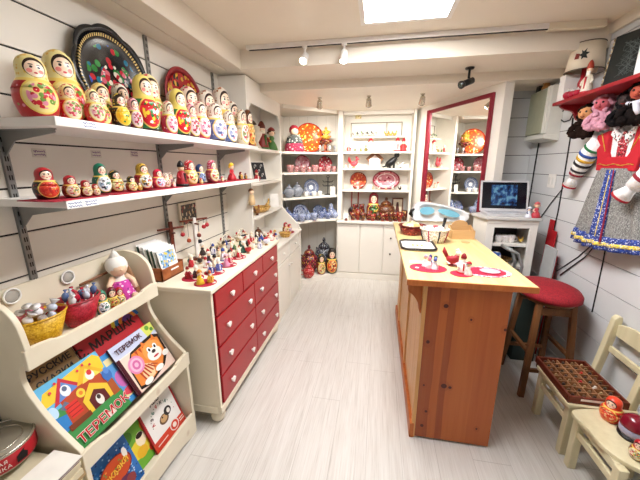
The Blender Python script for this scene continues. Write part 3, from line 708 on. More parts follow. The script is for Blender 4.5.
def tray(name, label, c, rx, rz_, scal, mat, rot, tilt, rimmat):
    t = thing(name, label, 'tray', c, rot); n = 96
    def ring(f, amp): return [(rx * f * (1 + amp * abs(math.cos(scal * a / 2))) * math.cos(a), rz_ * f * (1 + amp * abs(math.cos(scal * a / 2))) * math.sin(a)) for a in (2 * PI * k / n for k in range(n))]
    R = [ring(.0001, 0), ring(.72, 0), ring(.82, .02), ring(.92, .06), ring(.93, .06), ring(.8, .02), ring(.0001, 0)]; Y = [0, 0, -.012, -.022, -.017, .006, .006]
    rot_ = Matrix.Rotation(-tilt, 4, 'X')
    for nm, a, b, mt in (('centre', 0, 2, mat), ('rim', 2, 4, rimmat), ('back', 4, 6, rimmat)):
        vs = []; fs = []
        for k in range(a, b + 1): vs += [(u, Y[k], w) for u, w in R[k]]
        for r in range(b - a):
            for k in range(n): fs.append((r * n + k, r * n + (k + 1) % n, (r + 1) * n + (k + 1) % n, (r + 1) * n + k))
        if nm == 'back': continue
        m = MB(); m.mt = rot_; m.add(vs, fs, 0, True); o = m.build(nm, mt, t)
        md = o.modifiers.new('solid', 'SOLIDIFY'); md.thickness = .004
    return t
tray('painted_tray', 'large black scalloped tray painted with roses leaning on the wall', (-1.318, 1.46, 1.957), .245, .25, 8, tray_mat('black_tray', '#15171a', '#d9bd7a', 'black'), PI / 2, .1, tray_mat('black_tray_rim', '#15171a', '#d9bd7a', 'black'))
tray('painted_tray', 'red oval tray with gold flowers leaning behind dolls on the upper shelf', (-1.322, 2.04, 1.945), .225, .237, 0, tray_mat('red_tray', '#a31a20', '#7a1a1c', 'red'), PI / 2, .08, plain('#8a1c26', .3))
# ================================================================== LOWER SHELF
ZL = 1.43; Lg = 'doll sets on the lower wall shelf'
for a, b, lab in ((38, 97, 'red cloth mat under the red-scarfed heart dolls'), (104, 148, 'red cloth mat under the dark floral dolls'), (139, 186, 'red cloth mat under the gold-helmeted doll and its set'), (176, 214, 'red cloth mat under the dolls with black-hatted soldier'), (206, 250, 'red cloth mat at the far end of the lower shelf')):
    ya, yb = at(0, -1.1, a, 200).y, at(0, -1.1, b, 190).y
    o = mat_disc(lab, (-1.12, (ya + yb) / 2, ZL), (yb - ya) / 2 * .96, .075, M_redmat, 'red mats on the lower shelf', rect=True)
LO_ = [ (50, 167, -1.12, 'hrt', 'largest red-scarfed doll with red heart apron on the lower shelf', 1.12), (69, 175, -1.1, 'redg', 'middle red doll beside the heart doll on the lower shelf', 1.1),
 (81, 180, -1.09, 'redg', 'small red doll, third of the heart set on the lower shelf', 1.1), (90, 184, -1.085, 'redg', 'smallest red doll at the right end of the heart set', 1.15),
 (102, 163, -1.13, 'teal', 'tall teal-green doll on the lower shelf', .9), (116, 170, -1.12, 'dkf', 'dark floral doll with red base beside the teal doll', 1.15), (128, 176, -1.1, 'dkf', 'small dark floral doll, middle of the floral set', 1.15),
 (135, 182, -1.09, 'dkr', 'tiny dark doll at the right end of the floral set', 1.1), (143, 163, -1.13, 'gold', 'gold-helmeted warrior doll in red cloak on the lower shelf', 1.05), (155, 169, -1.11, 'pkr', 'bright pink-red doll beside the gold-helmeted doll', 1.1),
 (166, 173, -1.1, 'wht', 'small pale doll after the bright pink-red doll', 1.1), (173, 172, -1.14, 'pnk', 'pale pink doll left of the black-hatted soldier', 1.), (172, 181, -1.08, 'pnk', 'tiny pink doll in front of the pale pink one', 1.1),
 (188.5, 160, -1.12, 'dotr', 'red doll with white-dotted scarf right of the soldier', 1.), (199, 164, -1.14, 'navy', 'navy blue doll between two dotted red dolls', .95), (201, 178, -1.08, 'dotr', 'small red doll in front of the navy doll', 1.1),
 (211, 160, -1.12, 'dotp', 'pink doll with white-dotted scarf right of the navy doll', 1.), (222, 176, -1.09, 'dotp', 'small pinkish doll beside the pink dotted doll', 1.), (226, 179, -1.08, 'dkr', 'tiny dark doll left of the yellow-haired doll', 1.)]
LL = []
for px, py, x, k, lab, fat in LO_:
    p = at(0, x, px, py); h = p.z - ZL - .004; LL.append([x, p.y, .308 * h * fat, h, fat])
S1, S2 = at(0, -1.12, 176, 161), at(0, -1.12, 231, 163)
LL += [[-1.12, S1.y, .28 * (S1.z - ZL), 0, 0], [-1.12, S2.y, .28 * (S2.z - ZL), 0, 0]]
settle(LL, -1.33, -1.04)
for (px, py, x, k, lab, _), (x, y, r_, h, fat) in zip(LO_, LL): doll(lab, (x, y, ZL + .004), h, LR(70), D[k], Lg, fat)
p = at(0, -1.12, 176, 161); fig('robe', 'red-coated soldier figure with black hat on the lower shelf', (LL[-2][0], LL[-2][1], ZL + .004), p.z - ZL, LR(75), dict(body='#a51f28', trim='#2a2220', hat='#1c1a1a', head='#e9bf9a'), Lg, skip=('beard',))
p = at(0, -1.12, 231, 163); fig('girl', 'red figure with bright yellow hair on the lower shelf', (LL[-1][0], LL[-1][1], ZL + .004), p.z - ZL, LR(75), dict(body='#b8202a', arm='#b8202a', hair='#f2c832', hat='#f2c832'), Lg)
for i, (px, py) in enumerate(((240.5, 172), (245.5, 173.5))):
    p = at(0, -1.1, px, py); doll(('small dark doll near the far end of the lower shelf', 'last dark doll at the far end of the lower shelf')[i], (-1.1, p.y, ZL + .004), p.z - ZL, LR(75), D['dkr'], Lg, 1.)
# price cards (hand-written scribbles) on wall and shelf edge
def card(label, loc, w, h, rz, tilt=0, scrib='#7a4a86', matl=None):
    t = thing('price_card', label, 'price card', loc, rz, 'handwritten price cards')
    MB().box((-w / 2, -.001, -h / 2), (w / 2, 0, h / 2)).build('card', matl or plain('#d8cfc2', .7), t)
    m = MB(); r = random.Random(int(abs(loc[1]) * 1000))
    for zz in (.2, -.2):
        pts = [(-w * .4 + w * .8 * k / 14, -.0016, h * (zz + .16 * math.sin(k * 2.1 + r.random()) * r.random())) for k in range(15)]
        m.tube(pts, .0013, 4)
    m.build('handwriting', plain(scrib, .6), t); return t
for px, py, lab in ((39, 153, 'purple handwritten price card on wall above the red heart dolls'), (96, 154, 'handwritten price card on wall above the teal doll'), (134, 154, 'handwritten price card on wall above the gold-helmeted doll')):
    p = at(0, XL, px, py); card(lab, (XL + .001, p.y, p.z), .055, .035, PI / 2)
for px, py, z, lab in ((76, 206, ZL, 'white price label on the edge of the lower shelf below the red set'), (92, 204, ZL, 'white price label on the lower shelf edge left of the teal doll'), (89, 120, ZU, 'white price label on the edge of the upper shelf below the black tray')):
    p = at(0, -1.028, px, py); card(lab, (-1.0306, p.y, z - .014), .06, .026, PI / 2, 0, '#6a7ab0', plain('#fbfaf6', .6))
# ================================================================== DRESSER TOP
ZD = .893; Dg = 'little figures on the dresser top'
t = thing('card_box', 'open brown wooden box of greeting cards on the dresser corner', 'box', (-1.19, 1.45, ZD))
MB().box((-.148, 0, 0), (0, .2, .008)).build('base', M_box, t)
for a, b in (((-.148, 0, 0), (0, .008, .08)), ((-.148, .192, 0), (0, .2, .08)), ((-.148, 0, 0), (-.14, .2, .1)), ((-.008, 0, 0), (0, .2, .07))): MB().box(a, b).build('side', M_box, t, bevel=.001)
Mc = plain('#f6f4f0', .6); Mg = plain('#2b4a38', .6)
mp = floral('card_picture', '#8fb6dc', ['#e8c93a', '#4a7fc0', '#3f7a4a', '#f2efe0'], 60, .5)
for k in range(9):
    x = -1.19 - .13 + k * .0135
    o = MB().box((0, 0, 0), (.002, .165, .2 - k * .004)).build('greeting_card', [Mc])
    o.location = (x, 1.466 + (k % 3) * .004, ZD + .01); o.rotation_euler = (0, LR(-9), 0)
    tag(o, 'white greeting card standing in the brown box, ' + ORD[k] + ' from the wall', 'card', 'greeting cards in the box')
    if k % 2 == 0: MB().box((.002, -.0, .02), (.0028, .05, .19 - k * .004)).build('green_edge', Mg, o)
o = MB().box((0, 0, 0), (.0025, .15, .15)).box((.0025, .012, .02), (.0032, .138, .14), 1).build('greeting_card', [Mc, mp]); o.location = (-1.2, 1.475, ZD + .02); o.rotation_euler = (0, LR(-12), 0)
tag(o, 'blue and yellow pictured greeting card at the front of the brown box', 'card', 'greeting cards in the box')
o = MB().box((0, 0, 0), (.001, .07, .045)).build('price_label', Mc); o.location = (-1.19 + .002, 1.53, ZD + .045); o.rotation_euler = (0, LR(-20), 0); tag(o, 'small blank white label hung on the front of the brown card box', 'label')
# picture frame
t = thing('picture_frame', 'dark painted picture in a pale frame on the wall above the dresser', 'picture', (XL + .002, 1.985, 1.205), PI / 2)
MB().box((-.105, -.018, -.085), (.105, -.001, .085)).build('frame', plain('#d6cbb8', .5), t, bevel=.003)
MB().box((-.088, -.02, -.07), (.088, -.0181, .07)).build('picture', floral('dark_picture', '#2a2622', ['#7a4a2a', '#b89a6a', '#3a2a22', '#8a2a22', '#c8b89a'], 48, .48, axis_scale=(1.4, 1, .8)), t)
# ornament stands
def orn_stand(label, loc, h, bar, zb, col, colb, orn):
    t = thing('ornament_stand', label, 'ornament stand', loc, PI / 2 - .5)
    MB().lathe([(.045, 0), (.045, .01), (.02, .014)], seg=14).build('base', M_dkwood, t)
    MB().box((-.011, -.011, .01), (.011, .011, h)).build('post', col, t, bevel=.002)
    MB().box((-bar, -.007, zb - .006), (bar, .007, zb + .006)).build('crossbar', colb, t, bevel=.002)
    MB().box((-.006, -bar * .55, zb - .03), (.006, bar * .55, zb - .02)).build('crossbar', colb, t, bevel=.002)
    return t
orn_stand('brown wooden cross-shaped stand against the wall behind the card box', (-1.31, 1.73, ZD), .30, .085, .255, M_dkwood, M_dkwood, None)
orn_stand('white ornament post with a red-brown crossbar in front of the picture', (-1.25, 1.9, ZD), .30, .1, .285, M_white, M_dkwood, None)
def ornament(label, p, c1, c2, L, s=.025):
    t = thing('hanging_ornament', label, 'ornament', p, PI / 2, 'ornaments on the post')
    MB().lathe([(0, -L - 1.6 * s), (.55 * s, -L - 1.3 * s), (.6 * s, -L - .8 * s), (.3 * s, -L - .35 * s), (0, -L - .25 * s)], seg=10).build('body', plain(c1, .4), t)
    MB().ball((0, 0, -L - .25 * s), .33 * s, 8).build('head', plain(c2, .5), t)
    MB().tube([(0, 0, -L), (0, 0, 0)], .001, 4).build('string', M_black, t)
_R = Matrix.Rotation(PI / 2 - .5, 3, 'Z')
for (u, v, dz, c1, c2, lab) in ((-.09, 0, .06, '#b5202b', '#f0d0b0', 'red ornament hanging low at the left tip of the white post crossbar'), (.07, 0, .03, '#b5202b', '#f4ede0', 'red and white ornament hanging under the right crossbar'), (0, -.05, .05, '#7a2a1a', '#f0d0b0', 'brown-red ornament at the front of the white post'),
        (-.05, 0, .11, '#b04a2a', '#f0d0b0', 'orange-red ornament low on the left of the white post'), (.03, 0, .13, '#23262e', '#f4ede0', 'black and white ornament low on the white post'), (.096, 0, .02, '#c0303a', '#d8b090', 'small red ornament at the right tip of the crossbar')):
    p = Vector((-1.25, 1.9, ZD + .285)) + _R @ Vector((u, v, -.03 if v else -.006)); ornament(lab, p, c1, c2, dz, .025)
# baskets with handles (white wicker)
M_wick = floral('wicker', '#d9c6a4', ['#a5855a', '#c8b088', '#efe4cc'], 120, .5)
M_wickw = floral('white_wicker', '#efe6d6', ['#cdbb9a', '#f6f0e4', '#b9a680'], 110, .5)
def basket(name, label, loc, r, h, m1, rz=0, hand=True, group=None, sx=1.25, rimm=None, hh=.9):
    t = thing(name, label, 'basket', loc, rz, group)
    MB().lathe([(.72 * r, 0), (.78 * r, .01), (.9 * r, h * .5), (r, h), (.94 * r, h), (.84 * r, h * .5), (.7 * r, .014), (0, .012)], seg=22, sx=sx).build('bowl', m1, t)
    MB().tube([(r * sx * math.cos(2 * PI * k / 24), r * math.sin(2 * PI * k / 24), h) for k in range(24)], .006, 6, closed=True).build('rim', rimm or m1, t)
    if hand: MB().tube([(r * sx * .98 * math.cos(PI * k / 12), 0, h + r * hh * math.sin(PI * k / 12)) for k in range(13)], .005, 6).build('handle', rimm or m1, t)
    return t
basket('wicker_basket', 'pale wicker basket with arched handle, nearer one behind the dolls', (-1.2, 2.24, ZD), .065, .05, M_wick, PI / 2, True, 'wicker baskets on the dresser', rimm=M_wickw)
basket('wicker_basket', 'pale wicker basket with arched handle, nearer the white end panel', (-1.17, 2.46, ZD), .062, .05, M_wick, PI / 2, True, 'wicker baskets on the dresser', rimm=M_wickw)
bi = 0
for bx, by in ((-1.2, 2.24), (-1.17, 2.46)):
    for k in range(3):
        bi += 1
        fig('bird' if k % 2 else 'robe', ('white bird', 'dark hooded figure', 'pale figure')[k] + ' inside the ' + ('nearer' if by < 2.3 else 'farther') + ' wicker basket', (bx + (-.02, .02, 0)[k], by + (-.045, 0, .045)[k], ZD + .015), .075, LR(60 + 30 * k), dict(body=('#f2ede2', '#2a2a30', '#d8d2c4')[k], trim='#b5202b', hat=('#b5202b', '#1f2024', '#8a2a22')[k], beard='#f4f0e8', comb='#c02028', tail='#f2ede2', base='#b08a5a'), 'figures in the wicker baskets')
# figures on round red mats
mats_ = [((-1.06, 1.545), 'front-left'), ((-.945, 1.487), 'front corner'), ((-.985, 1.66), 'second along the edge'), ((-.975, 1.81), 'third along the edge'), ((-.985, 1.985), 'fourth along the edge')]
mcols = [[('robe', '#a01c24', '#8a1a20', '#f2d8b8'), ('robe', '#3a1614', '#f0ece0', '#f2d8b8')], [('girl', '#e0b62c', '#d8842a', '#c87a3a'), ('robe', '#d8a83a', '#c05a2a', '#f2d8b8')], [('robe', '#2e3a8a', '#f0ece0', '#f2d8b8'), ('robe', '#5a62a8', '#f2efe8', '#f2d8b8'), ('girl', '#e8e6ee', '#b89ad0', '#c8a03a')],
         [('girl', '#d890b0', '#e8c0cc', '#c05a7a'), ('robe', '#c8304a', '#f4e6e0', '#f2d8b8')], [('robe', '#b5202b', '#f4efe4', '#f2d8b8'), ('bird', '#e6dcc0', '#b5202b', '#5a7a3a')]]
cname = {'#a01c24': 'red-robed', '#3a1614': 'dark-robed', '#e0b62c': 'yellow-dressed', '#d8a83a': 'golden-robed', '#2e3a8a': 'dark blue', '#5a62a8': 'pale blue', '#e8e6ee': 'white and lilac', '#d890b0': 'pink-dressed', '#c8304a': 'crimson', '#b5202b': 'bright red', '#e6dcc0': 'cream bird'}
for i, ((mx, my), nm) in enumerate(mats_):
    mat_disc('round dark red mat on the dresser, ' + nm, (mx, my, ZD), .062, .062, M_redmat, 'round red mats on the dresser')
    n = len(mcols[i])
    for k, (kd, c1, c2, c3) in enumerate(mcols[i]):
        a = LR(200 + 150 * k + 30 * i)
        fig(kd, cname[c1] + (' figurine' if kd != 'bird' else ' figurine with red comb') + ' on the red mat, ' + nm, (mx + .027 * math.cos(a), my + .03 * math.sin(a), ZD + .003), .075 + .012 * ((k + i) % 2), LR(60), dict(body=c1, arm=c1, trim=c2, hat=c2, head=c3 if kd == 'robe' else '#f2d0b0', hair=c3, beard='#f4f0e6', comb=c2, tail=c3, base='#8a6a3a'), Dg)
    o = MB().lathe([(.011, 0), (.011, .002), (0, .0021)], seg=10).build('price_dot', M_white); o.location = (mx + .048, my + .008, ZD + .003); tag(o, 'small round white price dot on the red mat, ' + nm, 'label', 'price dots')
# rows of small painted figures behind
spots = [(-1.09, 1.74), (-1.12, 1.83), (-1.05, 1.90), (-1.13, 1.98), (-1.07, 2.07), (-1.0, 2.12), (-1.1, 2.16), (-.97, 2.22), (-1.03, 2.28), (-.94, 2.32), (-1.0, 2.38), (-.93, 2.43), (-1.06, 2.43), (-.97, 2.5), (-.92, 2.53), (-1.17, 1.80), (-1.2, 2.03), (-1.14, 2.09), (-1.02, 2.0), (-.95, 2.1), (-1.08, 2.26), (-1.08, 2.35), (-1.03, 2.48), (-.9, 2.36), (-.92, 2.26), (-1.0, 1.9), (-1.18, 1.72), (-1.23, 1.78), (-1.16, 1.89), (-1.27, 2.0), (-1.25, 2.1), (-1.13, 2.15), (-1.03, 1.75), (-1.1, 2.52)]
pal = [('#f0ece2', '#b5202b', 'white and red'), ('#2c5a4a', '#f0ece2', 'green and white'), ('#c02a34', '#f3e6d2', 'red and cream'), ('#efe4cc', '#2a2a2c', 'cream and black'), ('#e4dfe8', '#3a4f96', 'white and blue'), ('#3a2a26', '#f0ece2', 'dark brown and white')]
for i, (x, y) in enumerate(spots):
    c1, c2, nm = pal[(i * 5 + i // 6) % 6]; kd = ('robe', 'girl', 'robe', 'bird')[i % 4]
    side = ' near the front edge' if x > -1.02 else (' near the wall' if x < -1.12 else ' in the middle')
    fig(kd, f'{nm} {"bird" if kd == "bird" else "toy figure"} on the dresser{side}, {ORD[i]} from card box', (x, y, ZD), .075 + .02 * ((i * 7) % 3) / 2, LR(40 + 25 * (i % 3)), dict(body=c1, arm=c1, trim=c2, hat=c2, hair=c2, comb='#c02028', tail=c2, base='#b08a5a', beard='#f4f0e6'), Dg)
# ================================================================== BOOK RACK CONTENTS
def frame_mtx(origin, right, up):
    right = Vector(right).normalized(); up = Vector(up).normalized(); yb = up.cross(right)      # x right, y into the book, z up
    return Matrix(((right.x, yb.x, up.x, origin[0]), (right.y, yb.y, up.y, origin[1]), (right.z, yb.z, up.z, origin[2]), (0, 0, 0, 1)))
class Cover:
    """2-D cover art: coloured paper shapes printed on the front (u across, v up, 0..1)"""
    def __init__(s, w, h): s.w, s.h, s.m, s.mats, s.L = w, h, MB(), [], 0
    def mi(s, c):
        m = plain(c, .4, .4, 0, .03)
        if m not in s.mats: s.mats.append(m)
        return s.mats.index(m)
    def poly(s, pts, c):
        s.L += 1; y = -.00015 * s.L - .0002
        ar = sum(pts[i][0] * pts[(i + 1) % len(pts)][1] - pts[(i + 1) % len(pts)][0] * pts[i][1] for i in range(len(pts)))
        if ar < 0: pts = pts[::-1]
        s.m.add([(u * s.w, y, v * s.h) for u, v in pts], [tuple(range(len(pts)))], s.mi(c)); return s
    def rect(s, a, b, c, d, col): return s.poly([(a, b), (c, b), (c, d), (a, d)], col)
    def ell(s, u, v, ru, rv, col, n=20, a0=0, a1=2 * PI): return s.poly([(u + ru * math.cos(a0 + (a1 - a0) * k / n), v + rv * math.sin(a0 + (a1 - a0) * k / n)) for k in range(n + (a1 - a0 < 6))], col)
def book(label, w, h, th, mtx, cover, art=None, txts=(), group='picture books on the rack', spine=None):
    t = thing('book', label, 'book', group=group); t.matrix_world = mtx
    m = MB().box((0, 0, 0), (w, .0015, h)).box((0, th - .0015, 0), (w, th, h)).box((0, 0, 0), (.0015, th, h))
    m.build('cover', plain(spine or cover, .4), t)
    MB().box((.002, .0015, .002), (w - .003, th - .0015, h - .002)).build('pages', plain('#efe9da', .7), t)
    C = Cover(w, h); C.rect(0, 0, 1, 1, cover)
    if art: art(C)
    C.m.build('cover_picture', C.mats, t, fix=False)
    for q, (body, size, col, u, v, rot) in enumerate(txts):
        text(body, size, plain(col, .4, var=0), t, T(u * w, -.0016 - q * (.0008 if len(txts) == 2 else 0) - C.L * .00015, v * h) @ Matrix.Rotation(-rot, 4, 'Y') @ STAND, bold=.0022 if col == '#f6f0e6' else .0006)
    return t
upA = Vector((-.24, 0, .42)).normalized()
def art_house(C):
    C.rect(0, .62, 1, 1, '#63b5de'); C.poly([(0, .8), (.08, .9), (.92, .98), (1, .9), (.97, .72), (.03, .72)], '#f0c832')
    C.rect(0, 0, 1, .36, '#3f8f4a'); C.poly([(0, .3), (.3, .36), (.2, .5), (0, .55)], '#2f7fc4'); C.poly([(1, .3), (.8, .36), (.85, .55), (1, .6)], '#3b86cc')
    C.poly([(.16, .3), (.9, .3), (.86, .74), (.2, .74)], '#b84a26'); C.poly([(.1, .66), (.34, .97), (.56, .72)], '#c22a3a'); C.poly([(.18, .68), (.34, .9), (.5, .72)], '#5a86c8')
    C.poly([(.48, .72), (.7, .95), (.96, .68)], '#e8b42c'); C.poly([(.56, .7), (.71, .87), (.88, .69)], '#f4d85a')
    C.ell(.33, .77, .07, .08, '#e8ecf2'); C.ell(.33, .8, .035, .035, '#5a6a8a'); C.ell(.72, .75, .07, .07, '#f2efe8'); C.ell(.73, .79, .04, .04, '#d83a3a')
    C.poly([(.14, .6), (.24, .66), (.28, .6), (.2, .54)], '#6a6f86'); C.rect(.2, .4, .38, .6, '#d8342c')
    for k in range(3): C.rect(.2, .43 + .06 * k, .38, .44 + .06 * k, '#8a1a1c')
    C.ell(.47, .62, .065, .065, '#f0d048', 12); C.ell(.47, .62, .03, .03, '#e8842a', 10)
    C.poly([(.43, .3), (.85, .3), (.86, .5), (.64, .66), (.42, .5)], '#edc43a'); C.poly([(.5, .3), (.78, .3), (.78, .46), (.64, .55), (.5, .46)], '#5a1a1c')
    C.ell(.64, .38, .06, .08, '#e9e4dc'); C.ell(.64, .42, .03, .035, '#3a2a2a')
    C.poly([(.1, .28), (.44, .28), (.44, .35), (.1, .36)], '#7a3a1c'); C.poly([(.84, .28), (.97, .28), (.97, .52), (.86, .5)], '#a8562a')
    C.ell(.93, .6, .08, .09, '#3f6fb8'); C.ell(.95, .66, .045, .05, '#5a8ad0'); C.ell(.05, .62, .06, .08, '#b9d8ee')
    for u, v in ((.15, .86), (.26, .93), (.6, .9), (.7, .93), (.8, .88)): C.ell(u, v, .02, .02, '#d83a4a', 8)
def art_tiger(C):
    C.rect(0, .74, 1, 1, '#c8cfe8'); C.poly([(.78, .76), (1, .82), (1, 1), (.74, 1)], '#d8dc6a'); C.ell(.86, .93, .05, .05, '#6aa23a', 10); C.ell(.94, .86, .04, .04, '#5a8a3a', 10)
    C.poly([(.0, .0), (.07, .0), (.07, .74), (0, .74)], '#4a1020'); C.rect(.07, 0, 1, .72, '#f2d8c8')
    C.poly([(.1, .05), (.3, .0), (.75, .1), (.98, .3), (1, .7), (.85, .78), (.6, .76), (.3, .72), (.12, .5)], '#24140f')
    C.poly([(.13, .1), (.32, .04), (.72, .14), (.93, .36), (.95, .66), (.8, .72), (.55, .7), (.3, .68), (.15, .46)], '#e98a3c')
    C.poly([(.3, .06), (.5, .1), (.56, .3), (.4, .4), (.28, .25)], '#f3d4a4')
    for k in range(6): C.poly([(.2 + .06 * k, .46 - .03 * k), (.24 + .06 * k, .46 - .03 * k), (.3 + .07 * k, .12 + .02 * k), (.27 + .07 * k, .12 + .02 * k)], '#b8401f')
    for k in range(5): C.poly([(.36 + .09 * k, .68), (.42 + .09 * k, .69), (.4 + .09 * k, .58)], '#b8401f')
    C.ell(.27, .47, .16, .17, '#e08ab4'); C.ell(.27, .47, .12, .13, '#f2b8d0'); C.ell(.27, .47, .08, .09, '#cf6aa2'); C.ell(.27, .47, .04, .045, '#f2b8d0')
    C.ell(.7, .5, .22, .2, '#f0a050'); C.ell(.7, .42, .17, .13, '#fbf3ea'); C.poly([(.53, .66), (.57, .78), (.64, .68)], '#e07a30'); C.poly([(.78, .68), (.86, .78), (.88, .64)], '#e07a30')
    C.ell(.63, .55, .045, .055, '#ffffff'); C.ell(.78, .55, .045, .055, '#ffffff'); C.ell(.635, .54, .024, .035, '#1a1414', 10); C.ell(.775, .54, .024, .035, '#1a1414', 10)
    C.ell(.7, .47, .05, .035, '#2a1a18', 12); C.ell(.7, .37, .07, .02, '#c0303a', 12); C.ell(.3, .08, .1, .055, '#fbf6ee'); C.ell(.62, .14, .1, .055, '#fbf6ee'); C.ell(.9, .3, .08, .06, '#fbf6ee')
def art_rus(C):
    C.rect(0, 0, 1, 1, '#4a2f1a'); r = random.Random(3)
    for k in range(70): C.ell(r.random() * .9 + .05, r.random() * .94 + .03, .02, .02, r.choice(['#c8983a', '#8a5a2a', '#a8321f', '#2f4a2a']), 7)
    C.rect(.04, .66, .96, .9, '#8a6a3e')
def art_mar(C):
    C.rect(0, 0, 1, 1, '#b4232b'); C.poly([(.0, .38), (1, .5), (1, .62), (0, .56)], '#e4572e'); C.poly([(.0, .1), (.5, .16), (.6, .36), (0, .34)], '#6a141c')
    C.poly([(.5, 1), (1, 1), (1, .78), (.7, .84)], '#2f58a8')
    for rr, c in ((.28, '#e8c83a'), (.22, '#3a7ac0'), (.16, '#e8862e'), (.1, '#6a3a8a')): C.ell(.82, .78, rr, rr * .7, c, 20, 0, PI)
    C.ell(.3, .27, .12, .1, '#4a0e16'); C.ell(.3, .27, .08, .06, '#8a2430'); C.poly([(.1, .05), (.4, .02), (.5, .12), (.15, .14)], '#e8e2da')
def art_blue(C):
    C.rect(0, 0, 1, 1, '#3f8fd0'); C.rect(.2, .1, .9, .9, '#e8d8a0'); C.rect(.3, .2, .8, .78, '#5a9ad6'); C.ell(.55, .45, .14, .16, '#c86ab0'); C.ell(.6, .2, .2, .08, '#d8485a')
def art_abc(C):
    C.rect(0, 0, 1, 1, '#b4222c'); C.rect(.045, .2, .955, .985, '#efece8'); C.poly([(.0, .0), (1, 0), (1, .2), (0, .2)], '#d2432c')
    C.ell(.5, .42, .14, .1, '#6a4a30'); C.ell(.5, .43, .1, .07, '#c8a070'); C.ell(.66, .5, .11, .09, '#1c1818'); C.ell(.68, .49, .05, .05, '#e8e2da'); C.ell(.47, .47, .02, .02, '#1c1818', 8)
    C.ell(.66, .14, .14, .11, '#e9e2da'); C.ell(.66, .14, .115, .09, '#d2432c'); C.ell(.66, .14, .06, .05, '#efe6da'); C.rect(.82, .08, .97, .1, '#efe6da'); C.rect(.82, .13, .97, .15, '#efe6da'); C.rect(.08, .09, .4, .11, '#efe6da')
    r = random.Random(5)
    for k in range(9):
        a = PI * (1.05 - k * .14); C.ell(.5 + .34 * math.cos(a), .5 + .28 * math.sin(a), .012, .01, r.choice(['#c8303a', '#2a2a2a', '#2f7a5a']), 7)
def art_sea(C):
    C.rect(0, 0, 1, 1, '#2f6fb8'); r = random.Random(8)
    for k in range(120): C.ell(r.random() * .94 + .03, r.random() * .94 + .03, .022, .016, r.choice(['#8ac0e8', '#1f4a8a', '#cfe4f2', '#4a90d0', '#1c3a6a']), 7)
    C.ell(.48, .6, .4, .24, '#7a1c14'); C.ell(.48, .6, .37, .22, '#c2481f'); C.ell(.5, .3, .2, .1, '#5a2a4a'); C.ell(.66, .24, .12, .1, '#8a3a3a'); C.ell(.78, .74, .06, .1, '#e8e2d8')
    for k in range(20): C.ell(.2 + r.random() * .56, .46 + r.random() * .28, .025, .016, r.choice(['#e08a3a', '#8a2a1a', '#6a8a3a', '#e8c050']), 7)
def art_green(C):
    C.rect(0, 0, 1, 1, '#6fae3a'); C.ell(.5, .4, .4, .2, '#e8cf3a'); C.ell(.55, .55, .14, .16, '#f2e2c0'); C.ell(.55, .64, .1, .06, '#2a1c18'); C.ell(.45, .3, .16, .12, '#e8b42c'); C.ell(.2, .8, .2, .14, '#4a8a2a'); C.ell(.85, .75, .2, .2, '#e8842a'); C.ell(.75, .2, .12, .1, '#d8342c')
def place(y0, z0, x0, up, roll=0): return frame_mtx((x0, y0, z0), Vector((0, 1, 0)) * math.cos(roll) + Vector(up) * math.sin(roll), Vector(up) * math.cos(roll) - Vector((0, 1, 0)) * math.sin(roll))
E1, E2 = '#c8202c', '#1d1a1c'
XB = -1.067; ZB = .488
def off(d): n = Vector((upA.z, 0, -upA.x)); return XB - n.x * d, ZB - n.z * d
x, z = off(.036); book('brown patterned picture book behind the others at the upper left of the rack', .22, .405, .012, place(.735, z, x, upA), '#4a2f1a', art_rus, [('РУССКИЕ', .036, '#141010', .5, .83, 0), ('СКАЗКИ', .036, '#141010', .5, .72, .0), (' ', .03, '#141010', .5, .5, 0)])
x, z = off(.036); book('tall red verse book with a rainbow corner at the back of the rack', .345, .425, .013, place(.965, z, x, upA), '#b4232b', art_mar, [('С. МАРШАК', .058, '#1a0e10', .42, .735, .03)])
x, z = off(.0185); book('blue picture book half hidden between the house book and the striped cat book', .2, .255, .01, place(.93, z, x, upA), '#3f8fd0', art_blue)
x, z = off(0); book('large bright picture book with a fairy-tale log house and green lettering band', .262, .292, .013, place(.738, z, x, upA, .0), '#3f8f4a', art_house, [('ТЕРЕМОК', .05, '#f6f0e6', .55, .13, .04), ('ТЕРЕМОК', .05, '#c8202c', .55, .13, .04)])
x, z = off(.0); book('picture book with a striped orange cat and pink spiral on its cover', .272, .262, .012, place(1.045, z, x, upA, 0), '#f2e6dc', art_tiger, [('ТЕРЕМОК', .034, '#4a1c2a', .36, .87, .04)], spine='#4a1020')
upB = Vector((-.10, 0, .26)).normalized()
book('yellow and green picture book behind the blue one on the bottom ledge', .2, .225, .01, place(.945, .108, -1.064, upB), '#6fae3a', art_green)
book('white and red alphabet book at the right of the bottom ledge', .235, .262, .012, place(1.08, .108, -1.046, upB), '#b4222c', art_abc,
     [('АБВ', .034, '#1d1a1c', .45, .88, 0)] + [(ch, .022, (E1, '#2a2a2a', '#2f7a6a')[k % 3], .5 + .3 * math.cos(PI * (1.02 - k * .15)), .52 + .24 * math.sin(PI * (1.02 - k * .15)), PI * (.52 - k * .15)) for k, ch in enumerate('АЗБУКА')])
book('blue picture book with a red oval on the bottom ledge of the rack', .2, .235, .012, place(.78, .108, -1.04, upB), '#2f6fb8', art_sea, [('СКАЗКИ', .03, '#e8b43a', .48, .6, .1)])
